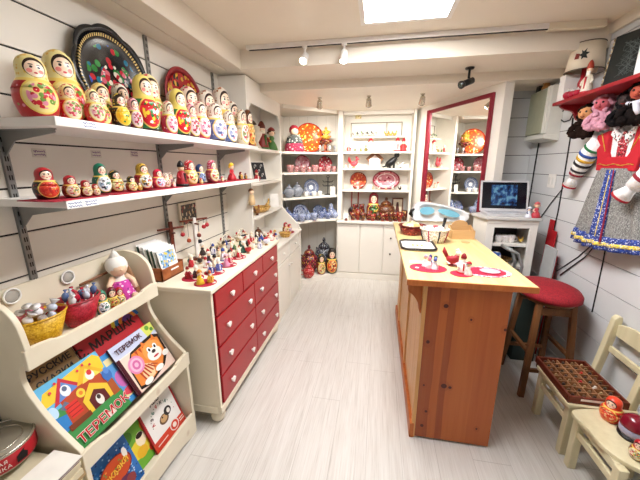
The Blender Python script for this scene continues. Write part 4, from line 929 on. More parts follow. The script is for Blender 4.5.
# clear clips
gl = NB('clear_plastic', .08, .5); gl.b.inputs['Transmission Weight'].default_value = .7; gl.b.inputs['Base Color'].default_value = rgb('#f4f2ec'); gl.b.inputs['IOR'].default_value = 1.3
for px, py, lab in ((11, 296, 'round clear clip on the rack back board behind the yellow basket'), (67, 277, 'round clear clip on the rack back board behind the red basket')):
    p = at(0, -1.34, px, py); t = thing('clip', lab, 'clip', p, PI / 2, 'clear clips')
    MB().tube([(.028 * math.cos(2 * PI * k / 20), -.006, .028 * math.sin(2 * PI * k / 20)) for k in range(20)], .0035, 6, closed=True).build('ring', plain('#f6f4ee', .2), t)
    m = MB(); m.mt = Matrix.Rotation(PI / 2, 4, 'X'); m.lathe([(0, .001), (.026, .001), (.026, .004), (0, .004)], seg=20); m.build('disc', gl.m, t)
# baskets of sweets
M_yel = floral('yellow_weave', '#cf9f1e', ['#b98612', '#e2b83a', '#d8aa2a'], 150, .55); M_rdb = floral('red_weave', '#a81a2c', ['#8c1424', '#b8283a'], 150, .5)
def conebasket(label, loc, m, r=.075, h=.11):
    t = thing('basket', label, 'basket', loc, PI / 2)
    MB().lathe([(.55 * r, 0), (.6 * r, .004), (r, h), (r * .95, h), (.55 * r, .01), (0, .008)], seg=24, sx=1.25).build('bowl', m, t)
    MB().tube([(r * 1.23 * math.cos(2 * PI * k / 24), r * .985 * math.sin(2 * PI * k / 24), h) for k in range(24)], .004, 6, closed=True).build('rim', m, t); return t
yb = at(0, -1.245, 42, 325); rb = at(0, -1.245, 79, 318)
Yb = Vector((-1.246, yb.y, .8815)); Rb = Vector((-1.246, rb.y + .01, .8815))
conebasket('yellow woven basket of wrapped sweets on top of the book rack', Yb, M_yel, .072, .115); conebasket('red woven basket of lollipops on top of the book rack', Rb, M_rdb, .072, .115)
r = random.Random(4); cols = [('#e9e6ea', 'silvery'), ('#d83a4a', 'red'), ('#e88aa0', 'pink'), ('#c8d0e0', 'pale blue'), ('#f2efe6', 'white')]
for k in range(11):
    a = k * 2.4; rr = .052 * math.sqrt((k + .5) / 11); c, nm = cols[k % 5]; p = Yb + Vector((rr * math.cos(a), rr * 1.2 * math.sin(a), .1 + .02 * (k % 3)))
    t = thing('sweet', f'{nm} wrapped sweet in the yellow basket, {ORD[k]} from its middle', 'sweet', p, r.random() * 3, 'wrapped sweets in the yellow basket')
    MB().ball((0, 0, 0), .015, 8, sx=1.2).build('candy', plain(c, .2, .6), t)
    MB().lathe([(.004, .012), (.016, .03), (.017, .031)], seg=8).build('wrapper', plain('#f0eeee', .15, .7), t); t.rotation_euler = (r.uniform(-.5, .5), r.uniform(-.5, .5), 0)
for k in range(12):
    a = k * 2.4; rr = .05 * math.sqrt((k + .5) / 12); c, nm = [('#c8cfdc', 'silver-blue'), ('#b8203a', 'red'), ('#e6e4e6', 'white'), ('#5a6f9a', 'blue')][k % 4]; p = Rb + Vector((rr * math.cos(a), rr * 1.2 * math.sin(a), .08))
    t = thing('lollipop', f'{nm} wrapped lollipop in the red basket, {ORD[k]} from its middle', 'lollipop', p, 0, 'lollipops in the red basket')
    MB().tube([(0, 0, -.06), (0, 0, .05)], .0025, 6).build('stick', M_white, t)
    MB().lathe([(.003, .03), (.012, .045), (.013, .06), (.008, .07), (.002, .074), (.008, .085)], seg=8).build('wrapped_sweet', plain(c, .2, .6), t); t.rotation_euler = (r.uniform(-.35, .35) + .2, .25 + r.uniform(-.2, .2), 0)
# figures and doll on the rack
for px, py, key, fat, lab in ((100, 290, 'teal', .8, 'green figure-painted doll beside the red basket on the book rack'), (110, 287, 'dkr', .85, 'red doll with dark apron, left of the red pair on the book rack'), (118, 287, 'redg', .85, 'smaller red doll beside the seated pink doll on the book rack')):
    p = at(0, -1.215, px, py); doll(lab, (-1.215, p.y, .8805), p.z - .8805, LR(60), D[key], 'figures on the book rack', fat)
p = at(0, -1.27, 131, 262); t = thing('rag_doll', 'soft doll with white bonnet and pink dress sitting on the book rack', 'doll', (-1.272, 1.245, .8805), LR(65))
m = MB(); m.tube([(0, 0, .03), (0, 0, .08), (0, .004, .125)], [.045, .04, .025], 12); m.build('body', plain('#efe6da', .8), t)
MB().lathe([(.062, .004), (.064, .02), (.05, .06), (.035, .1), (0, .105)], (0, -.012, 0), 16).build('dress', floral('pink_dress', '#c23a9a', ['#e07ac0', '#f0d0e4', '#8a2a7a'], 60, .4, .8), t)
MB().ball((0, -.005, .165), .042, 14).ball((0, -.048, .163), .006, 6).build('head', M_skin, t)
MB().ball((0, .006, .178), .05, 14, sz=1.02).lathe([(.03, .215), (.012, .245), (0, .26)], (0, .01, 0), 10).build('bonnet', plain('#f4efe6', .9), t)
m = MB()
for s in (-1, 1): m.tube([(s * .028, -.003, .12), (s * .055, -.02, .09), (s * .055, -.045, .055)], [.015, .013, .012], 8)
m.build('arm', M_skin, t)
for s in (-1, 1): MB().tube([(s * .025, -.03, .02), (s * .034, -.07, .022), (s * .036, -.085, .03)], [.018, .016, .014], 8).build('leg', plain('#e3c2a4', .8), t)
t = thing('wooden_bat', 'smooth wooden paddle leaning behind the pink doll on the book rack', 'bat', (-1.245, 1.335, .885)); t.rotation_euler = (LR(-8), LR(-26), 0)
t.location = (-1.225, 1.31, .884)
MB().tube([(0, 0, 0), (0, 0, .05), (0, 0, .12), (0, 0, .17), (0, 0, .185)], [.01, .012, .017, .018, .01], 10).build('blade', wood('bat_wood', '#a9764e', '#cf9f74', 2, 10.), t)
t = thing('wooden_stick', 'thin brown stick with a red tip lying along the rack back board', 'stick', (0, 0, 0))
a, b = at(0, -1.325, 80, 285), at(0, -1.325, 125, 264)
a.z = max(a.z, .89); MB().tube([a, b], [.006, .007], 8).build('shaft', wood('stick_wood', '#7a4a30', '#a0714c', 1, 10.), t)
MB().tube([b, b + (b - a).normalized() * .02], [.011, .008], 8).build('tip', M_red, t)
# tin on a paper stack, at the near end of the rack
t = thing('paper_stack', 'tall stack of cream paper bags and booklets beside the book rack', 'stack of paper', (-1.16, .57, 0))
m = MB(); r = random.Random(2); z = 0
while z < .53:
    h = r.uniform(.012, .03); dx, dy = r.uniform(-.008, .008), r.uniform(-.006, .006); m.box((-.19 + dx, -.3, z), (.17 + dx, .12 + dy, z + h - .002), r.randrange(3)); z += h
m.build('sheets', [plain('#cdbb90', .8), plain('#b09468', .8), plain('#ddd0b0', .8)], t)
m = MB()
for k in range(5): m.box((.05 + k * .004, .0 - .28, .534 + k * .006), (.172 + k * .003, .11 + k * .002, .538 + k * .006), k % 2)
m.build('striped_booklets', [plain('#f2ede4', .7), plain('#6a3a4a', .7)], t)
o = t
t = thing('tin', 'round metal tin with a red printed label on the paper stack', 'tin', (-1.245, .625, .568), LR(58))
MB().lathe([(.0, 0), (.098, 0), (.1, .004), (.1, .062), (.098, .066), (.0, .066)], seg=40).build('can', plain('#b6b0a2', .3, .5, .8), t)
MB().lathe([(.1006, .006), (.101, .007), (.101, .056), (.1006, .057)], seg=40).build('label', plain('#b8222c', .4), t)
m = MB().tube([(.1 * math.cos(2 * PI * k / 40), .1 * math.sin(2 * PI * k / 40), .066) for k in range(40)], .004, 6, closed=True); m.tube([(.07 * math.cos(2 * PI * k / 36), .07 * math.sin(2 * PI * k / 36), .066) for k in range(36)], .002, 6, closed=True); m.build('rim', plain('#c9c4b8', .25, .5, .9), t)
def ring_text(body, rad, z, size, col, par, a0, da):
    for k, ch in enumerate(body):
        a = a0 + da * k
        if ch != ' ': text(ch, size, plain(col, .4, var=0), par, T(rad * math.cos(a), rad * math.sin(a), z) @ Matrix.Rotation(a + PI / 2, 4, 'Z') @ STAND)
ring_text('РУССКАЯ', .1018, .041, .016, '#f0e6dc', t, -2.1, .12); ring_text('ПОКУПКА', .1018, .02, .018, '#f0e6dc', t, -2.1, .13)
m = MB(); m.mt = Matrix.Rotation(-.98 + PI / 2, 4, 'Z') @ T(0, -.1015, .03) @ Matrix.Rotation(PI / 2, 4, 'X'); m.prism([(-.016, -.016), (.014, -.018), (.018, 0), (.008, .012), (.012, .02), (-.002, .014), (-.014, .006)], 0, .001, 2); m.build('emblem', M_black, t)
# ================================================================== LEFT CABINET CONTENTS
Cg = 'keepsakes on the white shelf cabinet'
lathe_thing('goblet', 'small white urn-shaped goblet on the top cabinet shelf', 'goblet', (-1.17, 2.93, 1.704), [(.045, 0), (.04, .015), (.018, .04), (.016, .06), (.05, .12), (.055, .15), (.03, .16), (.035, .2), (.0, .21)], plain('#cdbfa8', .4), 16, Cg)
fig('girl', 'dark-haired figure behind the goblet on the top cabinet shelf', (-1.258, 3.04, 1.704), .28, LR(60), dict(body='#d8d0c0', arm='#d8d0c0', hair='#5a4630', hat='#4a3a28'), Cg)
fig('robe', 'tall red and green robed figure on the top cabinet shelf', (-1.22, 3.2, 1.704), .29, LR(60), dict(body='#8a2a22', trim='#3f6a34', hat='#6a2a1c', beard='#e9dcc0'), Cg)
fig('girl', 'slim green-sleeved figure at the right of the top cabinet shelf', (-1.18, 3.385, 1.704), .25, LR(50), dict(body='#4a7a3a', arm='#d8a04a', hair='#5a3a24', hat='#8a2a22'), Cg)
t = thing('photo_stand', 'black picture board with white drawings leaning on the second cabinet shelf', 'picture', (-1.2, 3.06, 1.388), LR(90)); t.rotation_euler = (LR(-14), 0, LR(62))
MB().box((-.09, 0, 0), (.09, .008, .2)).build('frame', plain('#f0ece4', .5), t, bevel=.002)
MB().box((-.08, -.002, .012), (.08, 0, .19)).build('board', plain('#1d2126', .4), t)
m = MB()
for u, w in ((-.04, .15), (.04, .15), (-.04, .06), (.04, .06), (0, .1)): m.tube([(u + .016 * math.cos(k * .7), -.003, w + .02 * math.sin(k * .9)) for k in range(9)], .0018, 4)
m.build('drawing', M_white, t)
o = MB().box((0, 0, 0), (.003, .1, .2)).build('greeting_card', M_white); o.location = (-1.135, 2.665, 1.387); o.rotation_euler = (0, LR(-5), LR(20)); tag(o, 'tall plain white card on the second cabinet shelf by the end panel', 'card')
fig('robe', 'small red figure beside the white card on the second cabinet shelf', (-1.16, 2.86, 1.387), .12, LR(60), dict(body='#b5202b', trim='#f0e6d8', hat='#b5202b'), Cg)
M_straw = floral('straw', '#c79a4a', ['#a87a30', '#dcb468', '#e8c884'], 90, .5)
t = thing('straw_boat', 'straw-coloured carved boat-shaped dish on the third cabinet shelf', 'dish', (-1.2, 3.0, 1.072), LR(80))
MB().lathe([(.05, 0), (.075, .012), (.095, .05), (.09, .052), (.07, .018), (0, .012)], seg=18, sx=1.7).build('bowl', M_straw, t); MB().tube([(.13, 0, .04), (.18, 0, .08), (.19, 0, .12)], [.02, .014, .01], 8).build('prow', M_straw, t)
fig('bird', 'brown wooden bird in front of the straw dish on the third cabinet shelf', (-1.15, 2.8, 1.072), .1, LR(160), dict(body='#8a5a2a', head='#a8703a', comb='#a8321f', tail='#6a3a1c', base='#6a3a1c'), Cg)
t = thing('doll_figure', 'hanging wooden figurine with brown hair against the end panel edge', 'figurine', (-1.09, 2.6, 1.25), LR(60)); 
t.location = (-1.108, 2.588, 1.2)
MB().lathe([(.03, 0), (.03, .03), (.018, .09), (0, .095)], seg=12).build('skirt', plain('#d8b88a', .6), t); MB().ball((0, 0, .115), .022, 10).build('head', M_skin, t); MB().ball((0, .006, .122), .024, 10).build('hair', plain('#6a3a1c', .7), t); MB().tube([(0, .0, .14), (0, .005, .2)], .0015, 4).build('string', M_black, t)
o = MB().box((0, 0, 0), (.004, .1, .15)).build('white_card', M_white); o.location = (-1.22, 3.38, 1.073); o.rotation_euler = (0, LR(-8), LR(-58)); tag(o, 'blank white card leaning at the right of the third cabinet shelf', 'card')
M_khok = floral('khokhloma', '#541012', ['#a8742a', '#9a1a22', '#1b1210', '#7c1a1a'], 45, .5)
M_brnp = floral('brown_lacquer', '#4a2012', ['#a87a2c', '#7a2a1a', '#2a1410', '#8a3a1c'], 40, .45)
pot('lidded_bowl', 'brown lacquered lidded pot with gold flowers on the cabinet worktop', 'pot', (-1.19, 2.9, .802), .13, M_brnp, LR(70), Cg, spout=False)
mat_disc('small red mat under the red dolls on the cabinet worktop', (-.985, 3.28, .801), .09, .07, M_redmat, None)
for i, (x, y, h, k, lab) in enumerate(((-1.0, 3.24, .12, 'redg', 'largest red doll of the trio on the cabinet worktop'), (-.97, 3.30, .09, 'pkr', 'middle pink-red doll of the trio on the cabinet worktop'), (-1.0, 3.34, .075, 'redg', 'smallest red doll of the trio on the cabinet worktop'))): doll(lab, (x, y, .8045), h, LR(40), D[k], 'red dolls on the cabinet worktop', 1.)
for i, (x, y, c1, c2, nm) in enumerate(((-1.03, 2.68, '#f0ece2', '#b5202b', 'white and red'), (-.97, 2.72, '#2a2e38', '#f0ece2', 'dark blue'), (-1.06, 2.79, '#b5202b', '#f0ece2', 'red'), (-.98, 2.84, '#efe6d2', '#3a4f96', 'cream and blue'), (-1.04, 2.98, '#a82a24', '#e8b84a', 'brick red'))):
    fig('robe' if i % 2 else 'girl', f'{nm} toy figure on the cabinet worktop, {ORD[i]} from the dresser', (x, y, .802), .09, LR(45), dict(body=c1, arm=c1, trim=c2, hat=c2, hair=c2), 'toy figures on the cabinet worktop')
basket('wooden_bowl', 'small gold-brown wooden bowl at the front edge of the cabinet worktop', (-.95, 3.05, .802), .05, .045, M_straw, 0, False)
# ================================================================== CORNER UNIT CONTENTS
GZ = ['#27408f', '#5a7ac0', '#f4f4f6', '#1c2f6f']
M_gz = floral('blue_white_china', '#aab4cc', GZ, 60, .5, .2); M_gzd = floral('dark_blue_china', '#7484ac', GZ, 75, .55, .2); M_silv = floral('grey_china', '#8c919b', ['#6f7586', '#a2a8b4', '#525866'], 55, .35, .2)
DR = LR(41)      # facing of the corner unit
def cpt(px, py, dep, z):    # point of the corner unit seen at a pixel, set dep behind its front line
    nrm = Vector((-.66, .75, 0)); p0 = Vector((-1.1, 3.55, 0)) + nrm * dep
    d = RT * (px - 320) + UP * (240 - py) + FW * F; o = Vector((0, 0, H)); tt = (p0 - o).dot(nrm) / d.dot(nrm); q = o + d * tt
    return q
KG = 'crockery on the corner shelves'
q = cpt(294, 125, .12, 0); t = thing('tea_cosy_doll', 'seated cloth tea-cosy doll with red headscarf and grey shawl on the corner shelf', 'doll', (q.x, q.y, 1.702), LR(30)); hh = q.z - 1.702
MB().lathe([(.11, 0), (.12, .03), (.11, .09), (.07, .13), (0, .14)], seg=18).build('skirt', floral('plum_skirt', '#a82a4a', ['#c84a6a', '#7a1a34', '#e8c0c8'], 40, .4, .8), t)
MB().lathe([(.102, .095), (.106, .12), (.085, .17), (.05, .2), (0, .205)], seg=18).build('shawl', floral('grey_shawl', '#4a4f4c', ['#d8d6cc', '#2a2e2c', '#8a8f8a'], 40, .4, .8), t)
MB().ball((0, -.01, .24), .05, 14).build('head', M_skin, t); MB().ball((0, .008, .255), .06, 14).build('headscarf', plain('#9a2030', .8), t)
def plt(px, py_top, py_bot, dep, zs, label, mat, sx=1., cat='plate', name='plate', group=KG, rz=LR(36)):
    q = cpt(px, py_top, dep, 0); dia = max(.05, q.z - zs); return plate(label, (q.x, q.y, zs + dia / 2), dia, rz, mat, sx, .12, group, name, cat)
plt(309, 123, 151, .24, 1.70, 'big round orange tray with yellow flowers on the top corner shelf', plate_mat('orange_tray', '#b5361c', '#d8581c', ['#f2d23a', '#f6e88a', '#e8902a', '#fbf0b0'], 60, None), 1.08, 'tray', 'painted_tray')
q = cpt(326, 123, .1, 0); t = thing('carved_ornament', 'tiered red and gold carved ornament at the right of the top corner shelf', 'ornament', (q.x, q.y, 1.702), LR(30)); hh = q.z - 1.702
MB().lathe([(.07, 0), (.075, .01), (.02, .03), (.02, .1), (.082, .13), (.086, .15), (.03, .17), (0, .172)], seg=14).build('stand', M_khok, t)
MB().lathe([(.03, .16), (.066, .19), (.068, .2), (.02, .22), (.06, .25), (.062, .26), (.012, .28), (.02, .3), (0, .32)], seg=14).build('tier', floral('gold_tier', '#d8a83a', ['#b5321f', '#f0d060', '#7a7a2a'], 50, .45), t)
for k in range(4):
    q = cpt(320 + k * 5, 140, .05, 1.7); lathe_thing('goblet', f'small pale goblet under the carved ornament, {ORD[k]} from the left', 'goblet', (q.x, q.y, 1.702), [(.014, 0), (.012, .004), (.004, .01), (.004, .04), (.013, .055), (.014, .085), (0, .086)], plain(('#e8d8c8', '#c8603a', '#e6e0d8', '#8a8f94')[k], .3), 10, 'goblets on the corner shelf')
# second corner shelf: red and white crockery
M_rw = floral('red_white_china', '#b07c7c', ['#8e1626', '#7a1424', '#eadcd8', '#3a1216', '#a82a38'], 60, .62, .25)
plt(302, 155, 171, .2, 1.458, 'round red and white plate standing at the left of the second corner shelf', plate_mat('red_plate', '#6e1420', '#b07078', ['#8a1626', '#dcc4c0', '#a82a38'], 40))
plt(325, 156, 171, .2, 1.458, 'round dark red plate standing at the right of the second corner shelf', plate_mat('red_plate_dark', '#7a1420', '#9a2a34', ['#f0dcd6', '#c83a4a', '#5a1018'], 40))
for k, (px, py, h, nm) in enumerate(((290, 159, .09, 'dark-topped'), (296, 163, .07, 'white'), (303, 161, .08, 'red and white'), (309, 164, .065, 'small red'), (315, 160, .09, 'pale'), (320, 164, .065, 'red-handled'), (328, 162, .07, 'white and red'), (334, 163, .07, 'dark red'))):
    q = cpt(px, py, .06 + .03 * (k % 2), 0); cup(f'{nm} cup on the second corner shelf, {ORD[k]} from the left', (q.x, q.y, 1.459), h, M_rw, LR(30 * k), 'red and white cups on the corner shelf')
# third corner shelf: grey-blue china
plt(311, 179, 199, .17, 1.156, 'blue-grey plate with a white centre standing on the third corner shelf', plate_mat('grey_plate', '#5c6684', '#7c86a0', ['#525c7c', '#98a0b4', '#6a7492'], 50, '#ccd0dc', centre='#fbfbfb'))
q = cpt(287, 184, .08, 0); pot('jug', 'pale grey china jug at the left end of the third corner shelf', 'jug', (q.x + .02, q.y + .01, 1.157), q.z - 1.157, M_silv, LR(200), KG)
q = cpt(297, 182, .1, 0); pot('teapot', 'grey and white teapot left of the blue-grey plate', 'teapot', (q.x, q.y, 1.157), (q.z - 1.157) * 1.02, M_silv, LR(-10), KG)
for k, px in enumerate((306, 314, 320)):
    q = cpt(px, 191, .05, 0); cup('white teacup before the blue-grey plate, ' + ORD[k] + ' from the left', (q.x, q.y, 1.157), .06, M_white, LR(40 * k), 'teacups on the third corner shelf')
q = cpt(328, 175, .14, 0); t = thing('cup_rack', 'dark iron rack hung with cups at the right of the third corner shelf', 'rack', (q.x, q.y, 1.157), LR(30)); hh = q.z - 1.157
MB().lathe([(.05, 0), (.05, .008), (.01, .014)], seg=12).tube([(0, 0, .01), (0, 0, hh - .03)], .006, 6).tube([(.018 * math.cos(k * .7), 0, hh - .02 + .018 * math.sin(k * .7)) for k in range(9)], .004, 5, closed=True).build('post', M_black, t)
for zz in (hh * .45, hh * .65): MB().tube([(-.075, 0, zz + .02), (-.06, 0, zz), (.06, 0, zz), (.075, 0, zz + .02)], .005, 6).tube([(0, -.06, zz), (0, .06, zz)], .005, 6).build('arm', M_black, t)
q = cpt(334, 186, .04, 0); o = MB().box((-.032, 0, 0), (.032, .003, .11)).build('price_card', M_white); o.location = (q.x - .012, q.y - .012, 1.157); o.rotation_euler = (LR(-6), 0, LR(20)); tag(o, 'blank white upright card at the right of the third corner shelf', 'card')
# fourth corner shelf: dense blue-and-white
GG = 'blue and white china on the lowest corner shelf'
plt(300, 204, 220, .16, .842, 'round blue and white plate standing at the left of the lowest corner shelf', plate_mat('gzhel_plate', '#1c2c64', '#b4bed4', ['#1f3478', '#16255a', '#e6e8f0', '#40589c'], 45, '#24387a'))
plt(318, 205, 219, .24, .842, 'blue flowered plate at the back of the lowest corner shelf', plate_mat('gzhel_plate_two', '#26376e', '#a4b0cc', ['#27408f', '#7a94cc', '#f6f6fa', '#1c2f6f'], 45))
k = 0
for px, py, kind, dep in ((287, 207, 'pot', .1), (294, 214, 'cup', .05), (302, 214, 'cup', .05), (308, 210, 'pot', .12), (314, 213, 'cup', .06), (321, 211, 'cup', .14), (324, 207, 'vase', .18), (328, 213, 'cup', .05), (331, 203, 'vase', .12), (335, 209, 'pot', .07)):
    q = cpt(px, py, dep, 0); h = max(.05, q.z - .842); k += 1
    if kind == 'pot': pot('teapot', ('left-hand', 'middle', 'right-hand')[min(k // 4, 2)] + ' blue and white teapot on the lowest corner shelf', 'teapot', (q.x, q.y, .8415), h, M_gzd if k % 2 else M_gz, LR(60 * k), GG)
    elif kind == 'cup': cup(f'blue and white cup on the lowest corner shelf, {ORD[k - 1]} piece from the left', (q.x, q.y, .8415), h, M_gz if k % 2 else M_gzd, LR(70 * k), GG)
    else: lathe_thing('vase', ('dark blue' if k == 7 else 'white-topped blue') + ' vase near the right end of the lowest corner shelf', 'vase', (q.x, q.y, .8415), [(.03, 0), (.045, .03), (.05, h * .5), (.025, h * .75), (.03, h * .9), (.0, h)], M_gzd if k == 7 else M_gz, 14, GG)
# niche at the bottom
q = cpt(334, 250, .16, .3)
BG = 'large dolls and pots in the corner niche'
def npt(px, py, x): return at(1, x, px, py)
p = npt(333, 247, 3.99); doll('large dark-scarfed doll with orange dress at the right of the corner niche', (-.59, 4.045, .071), .36, LR(15), doll_mat('#241a16', '#3a1c12', '#d8642a', ('#f0a83a', '#c8321f', '#2a1c14', '#f0d8a0')), BG, .78)
p = npt(329, 232, 4.2); pot('samovar', 'dark silver samovar at the back of the corner niche', 'samovar', (-.735, 4.24, .071), .46, floral('dark_samovar', '#3a3a42', ['#8a90a0', '#1c1c20', '#c8ccd4'], 25, .4, .25), LR(-45), BG, spout=False).scale = (.34, .34, .46)
p = npt(312, 241, 4.05); pot('pot', 'red and black painted pot at the left of the corner niche', 'pot', (-.905, 4.01, .071), .4, floral('red_black_pot', '#5a1420', ['#b5203a', '#1b1210', '#c9962f', '#8a2a5a'], 22, .5, .3), LR(-30), BG, spout=False).scale = (.31, .31, .4)
p = npt(318, 252, 3.9); doll('dark flowered doll in the middle of the corner niche', (-.725, 3.97, .071), .29, LR(20), D['dkf'], BG, .72)
p = npt(311, 262, 3.8); pot('pot', 'low bright red round pot at the front of the corner niche', 'pot', (-.865, 3.79, .071), .21, floral('red_pot', '#b5202b', ['#e05a4a', '#7a1420', '#f0c0a0'], 22, .4, .3), LR(30), BG, spout=False).scale = (.19, .19, .21)
# ================================================================== BACK CABINET CONTENTS
YS = 4.25
def bpt(px, py, y=YS): return at(1, y, px, py)
def bplate(px, py_top, zs, label, mat, sx=1., tilt=.12):
    p = bpt(px, py_top, 4.35); dia = p.z - zs; plate(label, (p.x, 4.35, zs + dia / 2), dia, LR(4), mat, sx, tilt, 'plates on the back cabinet')
bplate(358.5, 172, 1.222, 'round red plate with a figure at the left of the third back shelf', plate_mat('folk_plate', '#7a1c1c', '#b5482a', ['#8a1a1a', '#e0a860', '#c8381f', '#f0d0a0'], 40))
bplate(386.5, 170.5, 1.222, 'wide red and pink tray at the right of the third back shelf', plate_mat('pink_tray', '#8a1c2e', '#c87a84', ['#a82a3a', '#e8c0c0', '#8a1c2e', '#d89aa0'], 38, '#f0dcd8'), 1.45)
for i, (px, py, c1, c2, nm, kd) in enumerate(((352, 183, '#f2e2d8', '#c05a4a', 'white bell-like figure', 'girl'), (358, 184, '#efe0d4', '#d88a6a', 'pale figure', 'robe'), (373, 186, '#e8b48a', '#b5202b', 'orange bird', 'bird'), (379, 186, '#f0d8c8', '#b5202b', 'pink and white bird', 'bird'), (386, 187, '#e8b89a', '#8a1c2e', 'peach-coloured bird', 'bird'), (393, 185, '#f4ece4', '#b5202b', 'white bird', 'bird'), (400, 186, '#1c1a1a', '#1c1a1a', 'small black bird', 'bird'))):
    p = bpt(px, py, 4.22); fig(kd, f'{nm} on the third back shelf, {ORD[i]} from the left', (p.x, 4.22, 1.221), max(.05, p.z - 1.22), LR(20 + 40 * (i % 3) + (90 if kd == 'bird' else 0)), dict(body=c1, arm=c1, trim=c2, hat=c2, hair=c2, head=c1 if kd == 'bird' else '#f2d0b0', comb=c2, tail=c1, base='#c8a070'), 'ornaments on the third back shelf')
# second back shelf
sp = [(346, 163, 'girl', '#f0e0d8', '#d8a0a0', 'pale pink figure'), (354, 156, 'bird', '#c8505a', '#b5202b', 'red bird'), (351, 165, 'robe', '#efe6d8', '#c0a080', 'small cream figure')]
for i, (px, py, kd, c1, c2, nm) in enumerate(sp):
    p = bpt(px, py, 4.24); fig(kd, f'{nm} at the left of the second back shelf', (p.x, 4.24 - .03 * (i == 2), 1.506), max(.05, p.z - 1.505), LR(20 + 60 * i), dict(body=c1, arm=c1, trim=c2, hat=c2, hair=c2, head=c1 if kd == 'bird' else '#f2d0b0', comb=c2, tail=c2, base='#c8a070'), 'ornaments on the second back shelf')
p = bpt(375, 154, 4.3); t = thing('toy_house', 'small peaked toy house with brown roof on the second back shelf', 'toy house', (p.x, 4.29, 1.506), 0); h = p.z - 1.505; w = .075
MB().box((-w, -.03, 0), (w, .03, h * .6)).prism([(-w, h * .6), (w, h * .6), (0, h * .92)], -.03, .03, axis=1).build('wall', floral('house_front', '#e8d6cc', ['#c88a8a', '#f2ece6', '#b0a0b8'], 50, .4), t)
for s in (-1, 1): MB().bar((0, 0, h * .97), (s * w * 1.25, 0, h * .52), .075, .012, up=(0, 1, 0)).build('roof', plain('#9a6a4a', .6), t)
p = bpt(393, 152.5, 4.22); t = thing('toy_cat', 'black cat figure with arched tail on the second back shelf', 'cat figure', (p.x, 4.22, 1.506), LR(0)); h = p.z - 1.505
MB().tube([(-.075, 0, .02), (-.05, 0, .05), (0, 0, h * .45), (.03, 0, h * .62), (.045, 0, h * .7)], [.028, .042, .045, .03, .022], 12).build('body', M_black, t)
MB().ball((.05, 0, h * .82), .034, 12).lathe([(.014, 0), (0, .03)], (.035, 0, h * .97), 6).lathe([(.014, 0), (0, .03)], (.068, 0, h * .97), 6).build('head', M_black, t)
MB().tube([(-.07, 0, .03), (-.11, 0, .02), (-.125, 0, .0125)], .01, 8).build('tail', M_black, t)
for dx in (-.03, .02): MB().tube([(dx, -.015, h * .35), (dx, -.02, .0)], [.015, .012], 8).build('leg', M_black, t)
p = bpt(401, 161, 4.22); fig('bird', 'white goose figure with black beak right of the black cat', (p.x, 4.22, 1.506), max(.06, p.z - 1.505), LR(100), dict(body='#efe9e0', head='#efe9e0', comb='#1c1a1a', tail='#cfc8bc', base='#1c1a1a'), 'ornaments on the second back shelf')
# first back shelf (pale row) and its raised step
for i, (px, py, z, y, c1, c2, nm, kd) in enumerate(((349, 143, 1.716, 4.2, '#b04a4a', '#e8e0d6', 'tiny red figure', 'robe'), (355, 146, 1.716, 4.19, '#6a7a4a', '#efe6d8', 'tiny green figure', 'robe'), (361, 146, 1.716, 4.2, '#8a8a4a', '#efe6d8', 'tiny olive figure', 'girl'), (366, 145, 1.716, 4.19, '#5a6a3a', '#d8a04a', 'tiny dark green figure', 'robe'), (371, 138, 1.716, 4.2, '#e8d0c8', '#b5202b', 'pale figure with red hat', 'girl'),
        (378, 143, 1.716, 4.2, '#f4f0ea', '#e8e2da', 'white angel-like figure', 'girl'), (386, 143, 1.716, 4.2, '#f4f0ea', '#e8e2da', 'second white figure', 'robe'), (394, 145, 1.716, 4.19, '#e6e2dc', '#c0bcb6', 'pale grey figure', 'bird'), (398, 137, 1.716, 4.21, '#e8c8c4', '#b5202b', 'pink-hatted figure', 'robe'), (404, 138, 1.716, 4.2, '#c23a3a', '#b5202b', 'red and white figure at the end', 'robe'))):
    p = bpt(px, py, y); fig(kd, f'{nm} on the first back shelf, {ORD[i]} from the left', (p.x, y, z), max(.04, p.z - z), LR(5), dict(body=c1, arm=c1, trim=c2, hat=c2, hair=c2, head='#f2d8c0' if kd != 'bird' else c1, comb=c2, tail=c1, base='#c8a070'), 'ornaments on the first back shelf')
for i, (px, c1, nm) in enumerate(((355, '#2a2a2a', 'black-based'), (360, '#3a3a3a', 'dark-based'), (365, '#2a2622', 'brown-black'), (370, '#3a362e', 'dark brown'), (375, '#8a8478', 'grey'), (387, '#c8a04a', 'golden'), (391, '#d8b45a', 'pale gold'), (395, '#d0aa50', 'straw gold'))):
    p = bpt(px, 128.5 + (i % 2), 4.31); fig('bird', f'{nm} little animal on the raised step of the back cabinet, {ORD[i]} from the left', (p.x, 4.31, 1.911), .065 + .01 * (i % 2), LR(80), dict(body=c1 if i > 4 else '#e6e2d0', head='#7fae5a' if i < 2 else c1, comb=c1, tail=c1, base=c1), 'little animals on the raised step')
t = thing('glass_case', 'thin dark-framed display box on the raised step of the back cabinet', 'display frame', (0, 4.375, 1.911))
pa, pb = bpt(351, 123, 4.375), bpt(402.5, 124, 4.375); zz = pa.z
for nm, a, b in (('top_bar', (pa.x, -.004, zz - 1.911 - .008), (pb.x, .004, zz - 1.911)), ('side_bar', (pa.x, -.004, 0), (pa.x + .008, .004, zz - 1.911)), ('side_bar', (pb.x - .008, -.004, 0), (pb.x, .004, zz - 1.911)), ('divider', (pa.x * .3 + pb.x * .7, -.004, 0), (pa.x * .3 + pb.x * .7 + .006, .004, zz - 1.911))): MB().box(a, b).build(nm, plain('#8a8272', .5), t)
p = bpt(358.5, 113, 4.38); o = MB().box((-.04, 0, 0), (.04, .004, .07)).build('hanging_picture', floral('small_print', '#e6d6a0', ['#c8a04a', '#f2e8c8'], 40, .4)); o.location = (p.x, 4.395, p.z - .07); tag(o, 'small yellowish picture fixed high on the cabinet back', 'picture')
